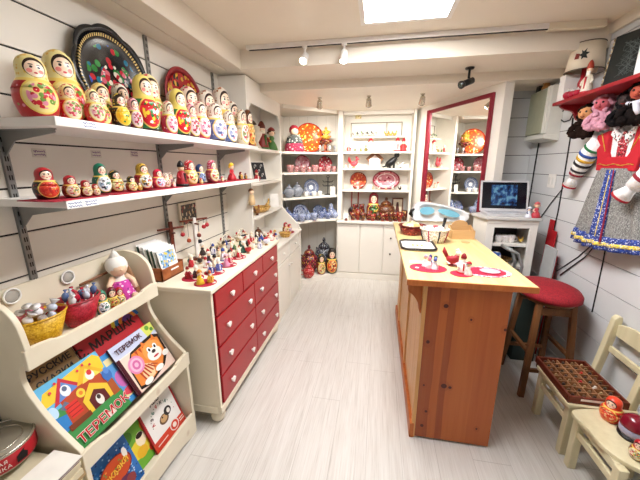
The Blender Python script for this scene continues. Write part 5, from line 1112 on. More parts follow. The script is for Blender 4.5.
# worktop of the back cabinet: khokhloma
p = bpt(374, 192, 4.26); doll('largest red khokhloma doll in the middle of the back cabinet worktop', (p.x, 4.26, .816), p.z - .815, LR(5), doll_mat('#9a2030', '#8a1a24', '#2a2a20', ('#4a8a3a', '#b5202b', '#d8b04a', '#3a6a2a')), 'red lacquer ware', .82)
p = bpt(386.5, 197, 4.27); pot('pot', 'dark red and gold lidded pot right of the big red doll', 'pot', (p.x, 4.27, .816), p.z - .815, M_brnp, LR(0), 'red lacquer ware', spout=False)
for i, px in enumerate((352, 358.5)):
    p = bpt(px, (187, 187)[i], 4.33); t = thing('wooden_spoon', ('left-hand', 'right-hand')[i] + ' long red-handled wooden spoon standing on the back cabinet worktop', 'spoon', (p.x, 4.33, .816), 0, 'standing spoons'); h = p.z - .815
    MB().tube([(0, 0, h * .35), (0, .02, h)], [.008, .009], 8).build('handle', plain('#a8321f', .35), t)
    MB().ball((0, 0, h * .2), .05, 14, sx=1., sy=.45, sz=1.35).build('bowl', plain('#2a1614', .3), t)
    lathe_thing('vase', ('left', 'right')[i] + ' small black and red vase holding a standing spoon', 'vase', (p.x + .055, 4.3, .816), [(.03, 0), (.04, .03), (.045, .1), (.03, .16), (.04, .2), (0, .201)], M_khok, 14, 'small vases on the worktop')
p = bpt(398, 198, 4.32); t = thing('framed_icon', 'framed picture of a dark tree-like figure on the back cabinet worktop', 'picture', (p.x, 4.32, .816), 0); h = p.z - .815; t.rotation_euler = (-.1, 0, 0)
MB().box((-.075, 0, 0), (.075, .012, h)).build('frame', plain('#6a3a24', .4), t); MB().box((-.058, -.002, .02), (.058, 0, h - .02)).build('picture', plain('#e6d6b8', .5), t)
MB().prism([(-.04, .03), (.04, .03), (.022, h * .5), (.012, h * .8), (-.012, h * .8), (-.024, h * .5)], -.004, -.002, axis=1).build('figure', plain('#5a2a22', .6), t)
i = 0
for px, py, k in ((353, 212, 'bowl'), (358, 210, 'bowl'), (363, 213, 'bowl'), (369, 211, 'jar'), (373, 214, 'bowl'), (378, 212, 'jar'), (383, 213, 'bowl'), (388, 211, 'jar'), (391, 212, 'bowl'), (396, 211, 'jar'), (400, 212, 'bowl'), (405, 211, 'bowl')):
    p = bpt(px, py, 4.13); h = max(.05, p.z - .815); m = (M_khok, floral('khokhloma_red', '#861519', ['#a06c26', '#b0241e', '#2a1410', '#6a1014'], 45, .5), M_brnp)[i % 3]
    nm = ('dark', 'bright', 'brown')[i % 3]
    if k == 'bowl': lathe_thing('lacquer_bowl', f'{nm} red lacquer bowl in front on the back worktop, {ORD[i]} from the left', 'bowl', (p.x, 4.115 + .045 * (i % 2), .816), [(.02, 0), (.022, .006), (.042, h * .6), (.044, h), (.04, h), (.02, .012), (0, .01)], m, 16, 'red lacquer ware')
    else: lathe_thing('lacquer_jar', f'{nm} red lacquer jar in front on the back worktop, {ORD[i]} from the left', 'jar', (p.x, 4.115 + .045 * (i % 2), .816), [(.025, 0), (.038, .02), (.04, h * .6), (.028, h * .8), (.012, h * .9), (.01, h), (0, h)], m, 14, 'red lacquer ware')
    i += 1
p = bpt(346, 207, 4.1); o = MB().box((-.035, 0, 0), (.035, .003, .1)).build('price_card', M_white); o.location = (p.x, 4.1, .816); o.rotation_euler = (-.1, 0, 0); tag(o, 'blank white card at the left end of the back cabinet worktop', 'card')
p = bpt(346, 217, 4.06); lathe_thing('acorn_box', 'tiny dark bell-shaped box before the white card on the back worktop', 'box', (p.x, 4.065, .816), [(.02, 0), (.022, .015), (.012, .03), (.003, .038), (0, .04)], M_brnp, 12)
# ================================================================== COUNTER TOP THINGS
ZT = .985; KG2 = 'things on the shop counter'
def rrect(a, b, r, n=5):
    out = []
    for cx, cy, a0 in ((a - r, b - r, 0), (-a + r, b - r, PI / 2), (-a + r, -b + r, PI), (a - r, -b + r, 1.5 * PI)):
        out += [(cx + r * math.cos(a0 + PI / 2 * k / n), cy + r * math.sin(a0 + PI / 2 * k / n)) for k in range(n + 1)]
    return out
t = thing('serving_tray', 'small white tray with black rim and yellow floral centre on the counter', 'tray', (.295, 2.19, ZT + .001))
MB().prism(rrect(.115, .13, .05), 0, .008, 2).build('base', plain('#f1ede6', .35), t, bevel=.002)
m = MB(); m.tube([(x, y, .012) for x, y in rrect(.115, .13, .05)], .0085, 6, closed=True); m.build('rim', plain('#231c1c', .35), t)
m = MB()
for k in range(9): m.lathe([(.009, .008), (.009, .0086), (0, .0087)], ((k % 3 - 1) * .03, (k // 3 - 1) * .014, 0), 8, k % 2)
m.build('flower_print', [plain('#d8b43a', .5), plain('#7a9a4a', .5)], t)
basket('red_basket', 'dark red woven basket heaped with pale tissue on the counter', (.3, 2.6, ZT), .1, .075, floral('dark_red_weave', '#7a1c1c', ['#a8322a', '#5a1214', '#c0503a'], 60, .45), 0, False, None, 1.1, rimm=plain('#6a1818', .5))
r = random.Random(12)
for k in range(6):
    a = k * 1.05; o = MB().ball((0, 0, 0), .03, 8, sx=1.2, sz=.8).build('tissue_roll', plain(('#e8d2a0', '#f2e6c8', '#dcb87a')[k % 3], .8)); rr = .05 if k else 0
    o.location = (.3 + rr * math.cos(a), 2.6 + rr * math.sin(a), ZT + .072 + (.012 if not k else 0)); tag(o, ('golden', 'cream', 'tan')[k % 3] + ' wrapped bundle in the dark red counter basket, ' + ORD[k] + ' round its middle', 'bundle', 'bundles in the red basket')
t = basket('striped_basket', 'white bowl-shaped basket with dark vertical stripes on the counter', (.434, 2.36, ZT), .095, .1, M_wickw, 0, False, None, 1.08)
m = MB()
for k in range(8):
    a = 2 * PI * k / 8 + .2; m.tube([(.74 * .095 * 1.08 * math.cos(a), .74 * .095 * math.sin(a), .006), (.92 * .095 * 1.08 * math.cos(a), .92 * .095 * math.sin(a), .05), (1.01 * .095 * 1.08 * math.cos(a), 1.01 * .095 * math.sin(a), .098)], .005, 5, k % 2)
m.build('stripe', [plain('#2a2a30', .6), plain('#a8404a', .6)], t)
for k in range(5):
    a = 1.256 * k; c, nm = [('#f0ece6', 'white'), ('#c8404a', 'red'), ('#d8d4e0', 'lilac'), ('#f2e2d8', 'pale pink'), ('#e8e2da', 'cream')][k]
    o = MB().ball((0, 0, 0), .032, 8, sz=.8).build('cloth_ball', plain(c, .7)); o.location = (.434 + .04 * math.cos(a), 2.36 + .04 * math.sin(a), ZT + .095); tag(o, f'{nm} rolled cloth in the striped white basket', 'cloth', 'cloths in the striped basket')
t = thing('marker_pen', 'thick black marker pen standing up in the striped basket', 'pen', (.49, 2.39, ZT + .06)); t.rotation_euler = (0, .15, 0)
MB().tube([(0, 0, 0), (0, 0, .09)], .01, 8).build('barrel', M_black, t); MB().tube([(0, 0, .09), (0, 0, .12)], .012, 8).build('cap', M_dark, t)
# wooden organiser box with an arched front
t = thing('wooden_box', 'pale wooden box with an arched back on the counter beside the white bag', 'box', (.665, 2.52, ZT), LR(8)); t.scale = (.85, .85, .8); M_pw = wood('pale_box_wood', '#c89a62', '#dcb784', 0, 9.)
MB().box((-.1, -.05, 0), (.1, .06, .012)).build('base', M_pw, t); MB().box((-.1, -.05, .012), (.1, -.04, .085)).build('front', M_pw, t, bevel=.002)
for s in (-1, 1): MB().prism([(-.05, .012), (.06, .012), (.06, .125), (-.02, .085), (-.05, .085)], s * .1 - .005, s * .1 + .005, axis=0).build('side', M_pw, t, bevel=.002)
MB().prism([(-.1, .012), (.1, .012), (.1, .12)] + [(.075 * math.cos(PI * k / 12), .12 + .05 * math.sin(PI * k / 12)) for k in range(13)] + [(-.1, .12)], .05, .06, axis=1).build('back', M_pw, t)
o = MB().lathe([(.03, 0), (.03, .004), (.0, .005)], seg=14).build('wooden_disc', M_pw); o.location = (.665, 2.38, ZT); tag(o, 'small flat wooden disc on the counter before the pale box', 'disc')
# big white packet with blue windows lying on a white carton
o = MB().box((.31, 2.78, ZT), (.76, 3.0, ZT + .085)).build('carton', plain('#ece8e2', .5), bevel=.004); tag(o, 'flat white carton at the far end of the counter under the blue-windowed bag', 'carton')
t = thing('plastic_bag', 'puffy white plastic bag with two light blue windows at the far end of the counter', 'bag', (0, 2.79, ZT + .087))
pts = smoothp([(.31, .02), (.315, .08), (.35, .14), (.42, .15), (.52, .14), (.64, .115), (.75, .085), (.79, .05), (.76, .008), (.6, 0), (.4, 0), (.32, .004), (.31, .02)], 5)[:-1]
m = MB(); n = len(pts); cx, cz = .52, .06; rows_ = [(-.0, .8), (-.03, .95), (.02, 1.), (.12, 1.), (.18, .93), (.2, .75)]
vs = []
for yy, s in rows_: vs += [(cx + (x - cx) * s, yy, .001 + (z) * (.5 + .5 * s)) for x, z in pts]
fs = [(i * n + k, i * n + (k + 1) % n, (i + 1) * n + (k + 1) % n, (i + 1) * n + k) for i in range(len(rows_) - 1) for k in range(n)] + [tuple(range(n)), tuple(range((len(rows_) - 1) * n, len(rows_) * n))]
m.add(vs, fs, 0, True).build('bag', plain('#f0f2f4', .25, .5), t)
M_sky = plain('#7fc3dc', .25, .5)
for c0, c1, zz, hh in ((.37, .49, .09, .034), (.52, .7, .075, .028)):
    m = MB().prism([(c0 + (c1 - c0) * (.5 + .5 * math.cos(2 * PI * k / 24)), zz - (.02 if c0 > .5 else .0) * (math.cos(2 * PI * k / 24)) + hh * math.sin(2 * PI * k / 24)) for k in range(24)], -.036, -.028, axis=1); m.build('blue_window', M_sky, t)
m = MB()
m.tube([(.318, .0, .03), (.295, -.02, .06), (.302, -.03, .09), (.325, -.03, .105)], [.01, .018, .014, .006], 8)
m.build('black_tie', M_black, t)
# mats and figures at the near end
def omat(label, x, y, rx, ry, m1, ringm=None):
    t = thing('oval_mat', label, 'mat', (x, y, ZT + .0005), 0, 'oval mats on the counter')
    MB().prism([(rx * math.cos(2 * PI * k / 36), ry * math.sin(2 * PI * k / 36)) for k in range(36)], 0, .003, 2).build('mat', m1, t)
    if ringm: MB().prism([(rx * .8 * math.cos(2 * PI * k / 36), ry * .8 * math.sin(2 * PI * k / 36)) for k in range(36)], .003, .004, 2).build('centre', ringm, t)
    return t
M_lace = floral('lace', '#e8a8b8', ['#f6eef0', '#d86a88', '#f8f4f4', '#c83a5c'], 70, .55); M_cr = plain('#b81c3c', .7)
omat('dark red oval mat at the near left corner of the counter', .297, 1.71, .1, .075, M_cr); omat('small dark red oval mat in the middle of the counter near its front', .457, 1.645, .056, .05, M_cr)
omat('red oval mat with pink lace centre at the right of the counter', .595, 1.7, .125, .085, M_lace, M_cr); omat('pink and white lace mat beyond the red ones on the right of the counter', .49, 1.835, .07, .06, M_lace)
o = MB().ball((0, 0, 0), .045, 12, sx=1.2, sz=.1).build('lace_flower', plain('#e2a8b8', .8)); o.location = (.615, 1.7, ZT + .009); tag(o, 'pale lace flower lying on the red and pink oval mat', 'flower')
o = MB().box((0, 0, 0), (.13, .04, .0012)).build('paper_slip', plain('#efe8e0', .6)); o.location = (.205, 1.80, ZT + .0005); o.rotation_euler = (0, 0, -.1); tag(o, 'long pale paper slip behind the left red mat on the counter', 'paper')
o = MB().prism([(.011 * math.cos(k), .011 * math.sin(k)) for k in (2 * PI * q / 14 for q in range(14))], 0, .001, 2).build('price_dot', M_white); o.location = (.237, 1.70, ZT + .0038); tag(o, 'round white price dot on the left red mat of the counter', 'label', 'price dots')
for i, (x, y, c1, c2, nm) in enumerate(((.285, 1.735, '#f0eef2', '#c8a8c0', 'white and lilac'), (.312, 1.745, '#e8e6ee', '#2f3f86', 'white and blue'), (.338, 1.728, '#f2f0ee', '#2a4a3a', 'white with dark hat'), (.30, 1.7, '#efe9ee', '#d88aa0', 'white and pink'), (.33, 1.692, '#e6e8f2', '#5a6fb0', 'pale blue'))):
    fig('robe' if i % 2 else 'girl', f'{nm} small figure on the left red mat of the counter', (x, y, ZT + .0035), .07, LR(-10 + 30 * i), dict(body=c1, arm=c1, trim=c2, hat=c2, hair=c2, beard='#f4f0e8'), 'figures on the left counter mat')
fig('bird', 'dark red hen figure with white head on the counter', (.437, 1.78, ZT + .0005), .11, LR(60), dict(body='#9a1c28', head='#f4efe6', comb='#f4efe6', tail='#9a1c28', base='#7a141c'), KG2)
fig('robe', 'white-bearded red figure on the small middle mat of the counter', (.465, 1.66, ZT + .0035), .11, LR(-5), dict(body='#efe9e2', trim='#b5202b', hat='#8a1a24', beard='#f4f0e8'), KG2)
fig('girl', 'white speckled girl figure beside the red figure on the small counter mat', (.487, 1.632, ZT + .0035), .075, LR(10), dict(body='#e9e4e0', arm='#e9e4e0', hair='#8a8a92', hat='#b5202b'), KG2)
# ================================================================== LAPTOP CABINET
M_cabr = wall_paint('corner_cabinet_paint', '#e6e2da')
t = thing('corner_cabinet', 'white corner cabinet with open shelves carrying the laptop', 'cabinet', (0, 0, 0)); HC = 1.15
top = [(.855, 2.58), (1.255, 2.58), (1.255, 2.93), (.97, 2.93), (.80, 2.79)]
MB().prism(top, HC - .022, HC, 2).build('top', plain('#c9c6c2', .35), t, bevel=.004)
MB().prism([(.87, 2.595), (1.24, 2.595), (1.24, 2.92), (.98, 2.92), (.82, 2.785)], HC - .05, HC - .022, 2).build('top_rail', M_cabr, t)
MB().box((.87, 2.6, 0), (.93, 2.62, HC - .05)).build('stile', M_cabr, t, bevel=.002); MB().box((1.185, 2.6, 0), (1.24, 2.62, HC - .05)).build('stile', M_cabr, t, bevel=.002)
MB().box((.93, 2.6, HC - .085), (1.185, 2.62, HC - .05)).build('rail', M_cabr, t); MB().box((1.222, 2.62, 0), (1.24, 2.92, HC - .05)).build('side_panel', M_cabr, t)
MB().prism([(.87, 2.6), (.876, 2.615), (.832, 2.79), (.82, 2.785)], 0, HC - .05, 2).build('side_panel', M_cabr, t); MB().prism([(.82, 2.785), (.84, 2.785), (.985, 2.905), (.98, 2.92)], 0, HC - .05, 2).build('side_panel', M_cabr, t)
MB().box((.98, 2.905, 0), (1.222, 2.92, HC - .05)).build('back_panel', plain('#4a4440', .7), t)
zs = at(1, 2.62, 512, 244).z; zs2 = at(1, 2.62, 512, 263).z
for z in (zs, zs2 - .03, .35): MB().prism([(.88, 2.615), (1.222, 2.615), (1.222, 2.905), (.99, 2.905), (.845, 2.785)], z - .02, z, 2).build('shelf', M_cabr, t)
for i, px in enumerate((499, 505.5, 511.5)):
    p = at(1, 2.68, px, 236); cup(('left', 'middle', 'right')[i] + ' white spotted mug on the upper shelf of the laptop cabinet', (p.x, 2.68, zs + .001), .06, floral('spotted_mug', '#f0ece8', ['#c04a4a', '#f4f0ec', '#8a8a9a'], 40, .35, .3), LR(-30), 'mugs in the laptop cabinet')
p = at(1, 2.68, 521, 238); fig('bird', 'small yellow toy bird beside the mugs in the laptop cabinet', (p.x, 2.68, zs + .001), .055, LR(30), dict(body='#d8b04a', head='#d8b04a', comb='#b5202b', tail='#a8702a', base='#5a3a1c'))
o = basket('woven_bowl', 'shallow brown woven bowl on the lower shelf of the laptop cabinet', (1.03, 2.72, zs2 - .029), .08, .04, floral('brown_weave', '#7a5a36', ['#a88450', '#5a3c20'], 90, .5), 0, False)
t = thing('laptop', 'open silver laptop with a dark blue screen on the corner cabinet', 'laptop', (1.06, 2.69, HC + .001), LR(-3))
M_sil = plain('#d6d6d8', .3, .5, .3)
MB().box((-.18, -.06, 0), (.18, .16, .016)).build('base', M_sil, t, bevel=.004)
m = MB()
for a in range(12):
    for b in range(4): m.box((-.16 + a * .0268, .03 + b * .024, .016), (-.138 + a * .0268, .05 + b * .024, .0185))
m.build('keyboard', plain('#b9babf', .5), t)
MB().box((-.05, -.045, .016), (.05, .015, .017)).build('touchpad', plain('#c6c7ca', .4), t)
sc_ = bpy.data.objects.new('screen_lid', MB().box((-.187, 0, 0), (.187, .01, .262)).build('lid_tmp', M_sil).data); COL.objects.link(sc_); sc_.parent = t; sc_.location = (0, .16, .012); sc_.rotation_euler = (LR(-14), 0, 0)
bpy.data.objects.remove(bpy.data.objects['lid_tmp']); sc_.data.name = 'screen_lid'
b = NB('screen_glow', .2, .5); o_ = b.obj(); x_, y_, z_ = b.sep(o_)[:3]
f = b.noise(o_, 22., 4.); img = b.ramp(f, [(.38, '#061638'), (.5, '#1f5fa8'), (.62, '#8fd0f0')])
inside = b.math('MULTIPLY', b.math('LESS_THAN', b.math('ABSOLUTE', x_), .1), b.math('LESS_THAN', b.math('ABSOLUTE', b.math('SUBTRACT', z_, .137)), .088))
c = b.mix(inside, rgb('#050a18'), img); b.put(b.b.inputs['Emission Color'], c); b.b.inputs['Emission Strength'].default_value = .45; b.b.inputs['Base Color'].default_value = rgb('#05070c')
MB().box((-.172, -.0012, .022), (.172, 0, .248)).build('screen', b.m, sc_)
p = at(1, 2.64, 521, 205); fig('girl', 'blue and white ball-shaped figure before the laptop screen on the cabinet', (1.165, 2.615, HC + .001), .085, LR(0), dict(body='#e8eaf2', arm='#27408f', hair='#27408f', hat='#e8eaf2'))
fig('girl', 'pink doll figure in red dress at the right front of the corner cabinet', (1.215, 2.615, HC + .001), .125, LR(0), dict(body='#b83a44', arm='#f0b8a8', hair='#d8a890', hat='#c85a5a'))
# things between counter, cabinet and wall
t = thing('red_board', 'tall stepped red board leaning on the right wall beside the corner cabinet', 'board', (1.365, 2.66, 0)); t.rotation_euler = (0, LR(1.5), 0)
MB().prism([(-.02, 0), (.1, 0), (.1, 1.12), (.04, 1.12), (.04, 1.04), (-.02, 1.04)], 0, .008, axis=0).build('board', plain('#b81c26', .5), t)
MB().prism([(-.02, 0), (-.095, 0), (-.095, .86), (-.02, .86)], .0, .008, axis=0).build('lower_board', plain('#b81c26', .5), t)
o = MB().box((0, 0, 0), (.012, .16, .93)).build('grey_board', plain('#b9bab8', .6)); o.location = (1.31, 2.5, 0); o.rotation_euler = (0, LR(2), 0); tag(o, 'pale grey board standing in front of the red board by the wall', 'board')
M_bw = floral('blue_white_bag', '#e3e6ea', ['#2f549a', '#e8ecf0', '#4a78b8', '#f2f2f2', '#23407a'], 9, .6, .6)
def sack(name, label, c, sx, sy, h, m, seed=1, col=None):
    r = random.Random(seed); q = MB(); n = 18; vs = []; R = [(.8, 0), (1., .12), (1.02, .4), (.9, .65), (.62, .85), (.3, .97), (.34, 1.)]
    for rr, zz in R: vs += [(sx * (rr + .1 * math.sin(3 * a + zz * 5 + seed) + r.uniform(-.04, .04)) * math.cos(a), sy * (rr + .1 * math.sin(2 * a + zz * 7) + r.uniform(-.04, .04)) * math.sin(a), h * zz) for a in (2 * PI * k / n for k in range(n))]
    fs = [(i * n + k, i * n + (k + 1) % n, (i + 1) * n + (k + 1) % n, (i + 1) * n + k) for i in range(len(R) - 1) for k in range(n)] + [tuple(range(n)), tuple(range((len(R) - 1) * n, len(R) * n))]
    q.add(vs, fs, 0, True); o = q.build(name, m); o.location = c; md = o.modifiers.new('soft', 'SUBSURF'); md.levels = 1; md.render_levels = 1
    return tag(o, label, col or 'bag')
o = MB().box((0, 0, 0), (.16, .24, .55)).build('crate', plain('#2a2c30', .6), bevel=.004); o.location = (.69, 2.19, 0); tag(o, 'dark storage crate on the floor between the counter and the stool', 'crate')
sack('shopping_bag', 'blue and white patterned bag heaped between counter and corner cabinet', (.915, 2.475, 0), .1, .085, .9, M_bw, 3)
o = MB().box((0, 0, 0), (.17, .13, .62)).build('crate', plain('#34403a', .7), bevel=.004); o.location = (1.13, 2.445, 0); tag(o, 'tall dark green crate on the floor behind the red stool', 'crate')
t = thing('folding_frame', 'grey tubular folding frame leaning by the blue and white bag', 'folding frame', (1.08, 2.5, 0)); M_gr = plain('#8e9290', .4, .5, .3)
for yy in (-.06, .06): MB().tube([(-.02, yy, 0), (.0, yy, .5), (.02, yy, .8), (-.02, yy, .9), (-.09, yy, .93)], .012, 8).build('side_tube', M_gr, t)
MB().tube([(-.09, -.06, .93), (-.09, .06, .93)], .014, 8).build('handle', M_gr, t); MB().tube([(0, -.06, .45), (0, .06, .45)], .009, 8).build('crossbar', M_gr, t)
sack('cloth_bag', 'grey crumpled bag on the floor behind the red stool', (1.08, 2.6 - .05 + .05, 0), .09, .08, .55, floral('grey_bag', '#7d8388', ['#5a6066', '#a8aeb2', '#6a7a8a'], 9, .5, .7), 5) if False else None
o = sack('cloth_bag', 'pale blue-grey crumpled bag standing on the floor between counter and red stool', (.93, 2.27, 0), .06, .06, .55, floral('grey_bag', '#7d8f96', ['#5a6a70', '#b8c4c8', '#6a7a8a'], 9, .5, .7), 5)
t = thing('socket_box', 'round white junction box on the right wall with two black leads', 'socket', at(0, 1.415, 549, 270), PI / 2)
m = MB(); m.mt = Matrix.Rotation(PI / 2, 4, 'X') @ T(0, 0, -.005); m.lathe([(.055, -.0), (.055, .02), (.045, .03), (0, .031)], seg=20); m.mt = Matrix.Rotation(-PI / 2, 4, 'Z') @ m.mt; 
m2 = MB(); m2.mt = Matrix.Rotation(PI, 4, 'Z') @ Matrix.Rotation(PI / 2, 4, 'X'); m2.lathe([(.055, 0), (.055, .02), (.045, .03), (0, .031)], seg=20); m2.build('box', M_white, t)
t.rotation_euler = (0, 0, PI / 2)
# ================================================================== STOOL
t = thing('bar_stool', 'wooden bar stool with a round red padded seat', 'stool', (1.17, 2.19, 0))
m = MB().lathe([(.9, .0), (1., .012), (1., .035), (.93, .055), (.7, .072), (.35, .082), (0, .085)], seg=32); 
m.v = [(x * .18, y * .225, z + .69) for x, y, z in m.v]; m.build('seat_cushion', floral('red_fabric', '#8e0f1e', ['#7a0c18', '#9c1622'], 160, .5, .85), t)
m = MB().lathe([(.88, 0), (.9, .022), (0, .022)], seg=28); m.v = [(x * .17, y * .21, z + .668) for x, y, z in m.v]; m.build('seat_base', M_oak, t)
LT, LB = (.1, .125), (.14, .18)
def lp(sx, sy, z): f = 1 - z / .67; return (sx * (LT[0] + (LB[0] - LT[0]) * f), sy * (LT[1] + (LB[1] - LT[1]) * f), z)
for sx in (-1, 1):
    for sy in (-1, 1): MB().bar(lp(sx, sy, 0), lp(sx, sy, .67), .034, .034, up=(0, 1, 0)).build('leg', M_oak, t, bevel=.004)
for sx in (-1, 1): MB().bar(lp(sx, -1, .32), lp(sx, 1, .32), .022, .022).build('stretcher', M_oak, t)
for sy in (-1, 1): MB().bar(lp(-1, sy, .2), lp(1, sy, .2), .022, .022).build('stretcher', M_oak, t); MB().bar(lp(-1, sy, .62), lp(1, sy, .62), .018, .05).build('seat_rail', M_oak, t)
# ================================================================== SMALL CHAIRS
def small_chair(label, y0, y1, roundseat):
    t = thing('childs_chair', label, 'chair', (1.04, y0, 0)); w = y1 - y0; d = .3; hs = .332
    if roundseat: seat = smoothp([(d, -.0), (d, w), (.0, w), (-.005, w * .6), (.0, .1), (.05, .02), (.14, -.01), (d, 0)], 6)[:-1]
    else: seat = rrect(d / 2 + .012, w / 2 + .008, .02); seat = [(x + d / 2, y + w / 2) for x, y in seat]
    MB().prism(seat, hs - .022, hs, 2).build('seat', M_chair, t, bevel=.004)
    for yy in (.022, w - .022): MB().box((.004, yy - .019, 0), (.042, yy + .019, hs - .022)).build('leg', M_chair, t, bevel=.004)
    for yy in (.025, w - .025):
        m = MB(); pts = [(d - .035, 0), (d - .0, 0), (d + .005, .33), (d + .055, .69), (d + .05, .715), (d + .03, .718), (d + .015, .7), (d - .03, .34)]; m.prism(pts, yy - .018, yy + .018, axis=1); m.build('back_post', M_chair, t, bevel=.005)
    for yy in (.022, w - .022): MB().box((.03, yy - .008, .15), (d - .02, yy + .008, .18)).build('stretcher', M_chair, t)
    MB().box((.012, .03, .2), (.03, w - .03, .235)).build('stretcher', M_chair, t, bevel=.003)
    MB().box((.01, .035, hs - .06), (.03, w - .035, hs - .022)).build('seat_rail', M_chair, t)
    top = [(.03, .6), (w - .03, .6)] + [(w - .03 - (w - .06) * k / 10, .665 + .03 * math.sin(PI * k / 10)) for k in range(11)]
    m = MB(); m.prism(top, d + .035, d + .053, axis=0); m.build('top_slat', M_chair, t, bevel=.003)
    m = MB(); m.prism([(.03, .5), (w - .03, .5), (w - .03, .535), (.03, .535)], d + .018, d + .034, axis=0); m.build('back_slat', M_chair, t, bevel=.003)
    return t
small_chair('small cream wooden chair holding the compartment tray', 1.565, 1.89, False); small_chair('small cream wooden chair with rounded seat carrying red dolls', 1.213, 1.528, True)
t = thing('type_tray', 'brown wooden compartment tray full of trinkets on the small chair', 'tray', (1.035, 1.572, .3325)); TW, TD = .275, .355
MB().box((0, 0, 0), (TW, TD, .006)).build('base', M_dkwood, t)
for a, b_ in (((0, 0, .006), (TW, .012, .04)), ((0, TD - .012, .006), (TW, TD, .04)), ((0, .012, .006), (.012, TD - .012, .04)), ((TW - .012, .012, .006), (TW, TD - .012, .04))): MB().box(a, b_).build('side', M_dkwood, t, bevel=.002)
nx, ny = 5, 8
for i in range(1, nx): MB().box((.012 + (TW - .024) * i / nx - .002, .012, .006), (.012 + (TW - .024) * i / nx + .002, TD - .012, .034)).build('divider', wood('divider_wood', '#8a5a3a', '#b08058', 1, 14.) if i == 1 else bpy.data.materials['divider_wood'], t)
for j in range(1, ny): MB().box((.012, .012 + (TD - .024) * j / ny - .002, .006), (TW - .012, .012 + (TD - .024) * j / ny + .002, .034)).build('divider', bpy.data.materials['divider_wood'], t)
o = MB().box((0, 0, 0), (.15, .001, .012)).build('white_label', M_white); o.location = (1.09, 1.5712, .352); tag(o, 'thin white paper strip on the near edge of the compartment tray', 'label')
r = random.Random(21); tc = ['#4a3226', '#6a4a34', '#3a2a22', '#8a6a48', '#a88a60', '#5a4038', '#3f3a30']
for i in range(nx):
    for j in range(ny):
        k = i * ny + j; cx, cy = 1.035 + .012 + (TW - .024) * (i + .5) / nx, 1.572 + .012 + (TD - .024) * (j + .5) / ny
        c = tc[k % 7]; lab = 'tiny brown trinket in a compartment of the wooden tray'
        if (i, j) == (2, 3): c, lab = '#b5202b', 'tiny red trinket in the middle of the wooden compartment tray'
        if (i, j) == (3, 2): c, lab = '#efe6da', 'tiny white trinket near the middle of the wooden compartment tray'
        if (i, j) == (3, 5): c, lab = '#c23a2a', 'tiny orange-red trinket in the far half of the compartment tray'
        o = MB().lathe([(.008, 0), (.012, .004), (.011, .014), (.006, .018), (.008, .024), (.004, .029), (0, .03)], seg=8).build('trinket', plain(c, .4)); o.location = (cx + r.uniform(-.003, .003), cy + r.uniform(-.004, .004), .339); tag(o, lab, 'trinket', 'trinkets in the compartment tray')
# dolls on the rounded chair
doll('bright orange-red wooden doll on the rounded small chair', (1.175, 1.49, .3325), .125, LR(-60), D['tin'], None, 1.2)
t = thing('round_box', 'domed dark red and lilac lacquer box on a black base on the small chair', 'box', (1.205, 1.395, .3325)); 
MB().lathe([(.05, 0), (.055, .004), (.055, .012), (0, .013)], seg=24).build('base', M_black, t); MB().lathe([(.045, .013), (.052, .025), (.053, .05), (.05, .054)], seg=24).build('body', plain('#a9a6c0', .3), t); MB().lathe([(.0525, .054), (.054, .06), (.048, .085), (.03, .104), (.01, .112), (0, .113)], seg=24).build('lid', plain('#7a1024', .2, .6), t)
doll('black and white painted doll at the back of the rounded small chair', (1.285, 1.40, .3325), .13, LR(-60), doll_mat('#1c1c22', '#1c1c22', '#f0ece8', ('#f4f0ee', '#c83a5a', '#2a2a34', '#d8d4e0'), '#f0ecec'), None, 1.1)
doll('small crimson doll at the near corner of the rounded small chair', (1.14, 1.275, .3325), .09, LR(-60), D['redg'], None, 1.1)
# ================================================================== RIGHT WALL
t = thing('meter_cabinet', 'grey-green faced white cabinet mounted high on the right wall', 'wall cabinet', (1.3, 2.9, 1.76)); DW_ = .34
MB().box((.02, 0, .03), (.12, DW_, .40)).build('body', plain('#d9d8cf', .5), t, bevel=.004); MB().box((.004, .05, .045), (.02, DW_ - .004, .39)).build('door', plain('#a8aa92', .45), t, bevel=.003)
MB().box((0, .004, .04), (.02, .044, .395)).build('side_strip', plain('#e4e4da', .5), t, bevel=.002); MB().prism([(0, 0), (.12, -.02), (.12, .03), (0, .03)], -.004, DW_ + .004, axis=1).build('bottom_lip', plain('#d9d8cf', .5), t, bevel=.004)
fig('girl', 'small tan teddy-like toy sitting on top of the wall cabinet', (1.35, 3.08, 2.161), .13, LR(-70), dict(body='#a8783f', arm='#a8783f', hair='#a8783f', hat='#8a5a2a', head='#c89a5a'), None, 'teddy', 'toy')
o = MB().box((0, 0, 0), (.05, .05, .05)).tube([(.025, .025, .05), (.025, .04, .075)], .01, 6).build('gadget', M_black, bevel=.004); o.location = (1.33, 3.17, 2.161); tag(o, 'little black gadget beside the tan toy on the wall cabinet', 'gadget')
t = thing('light_switch', 'white double light switch plate on the right wall', 'light switch', at(0, 1.418, 552, 181), PI / 2)
m = MB(); 
t.rotation_euler = (0, 0, -PI / 2)
MB().box((-.055, -.006, -.055), (.055, .0, .055)).build('plate', M_white, t, bevel=.002)
for s in (-1, 1): MB().box((s * .026 - .016, -.01, -.03), (s * .026 + .016, -.006, .03)).build('rocker', plain('#e6e4de', .4), t, bevel=.001)
def cable(label, pts, r=.005, x=1.413): tag(MB().tube([at(0, XR - r * .9 - (x < 1.41) * .003, *p) for p in pts], r, 6).build('cable', M_dark), label, 'cable', 'black cables on the right wall')
cable('black cable running from the wall cabinet down behind the laptop', [(539, 142), (535, 165), (531, 190), (528, 207)], .006)
cable('long black cable running down the wall left of the dress', [(573, 118), (570, 140), (566, 165), (563, 183), (558, 212), (551, 242), (546, 262)], .005, 1.412)
cable('black cable slanting from the long cable to the corner cabinet', [(563, 188), (551, 203), (539, 220)], .004, 1.409)
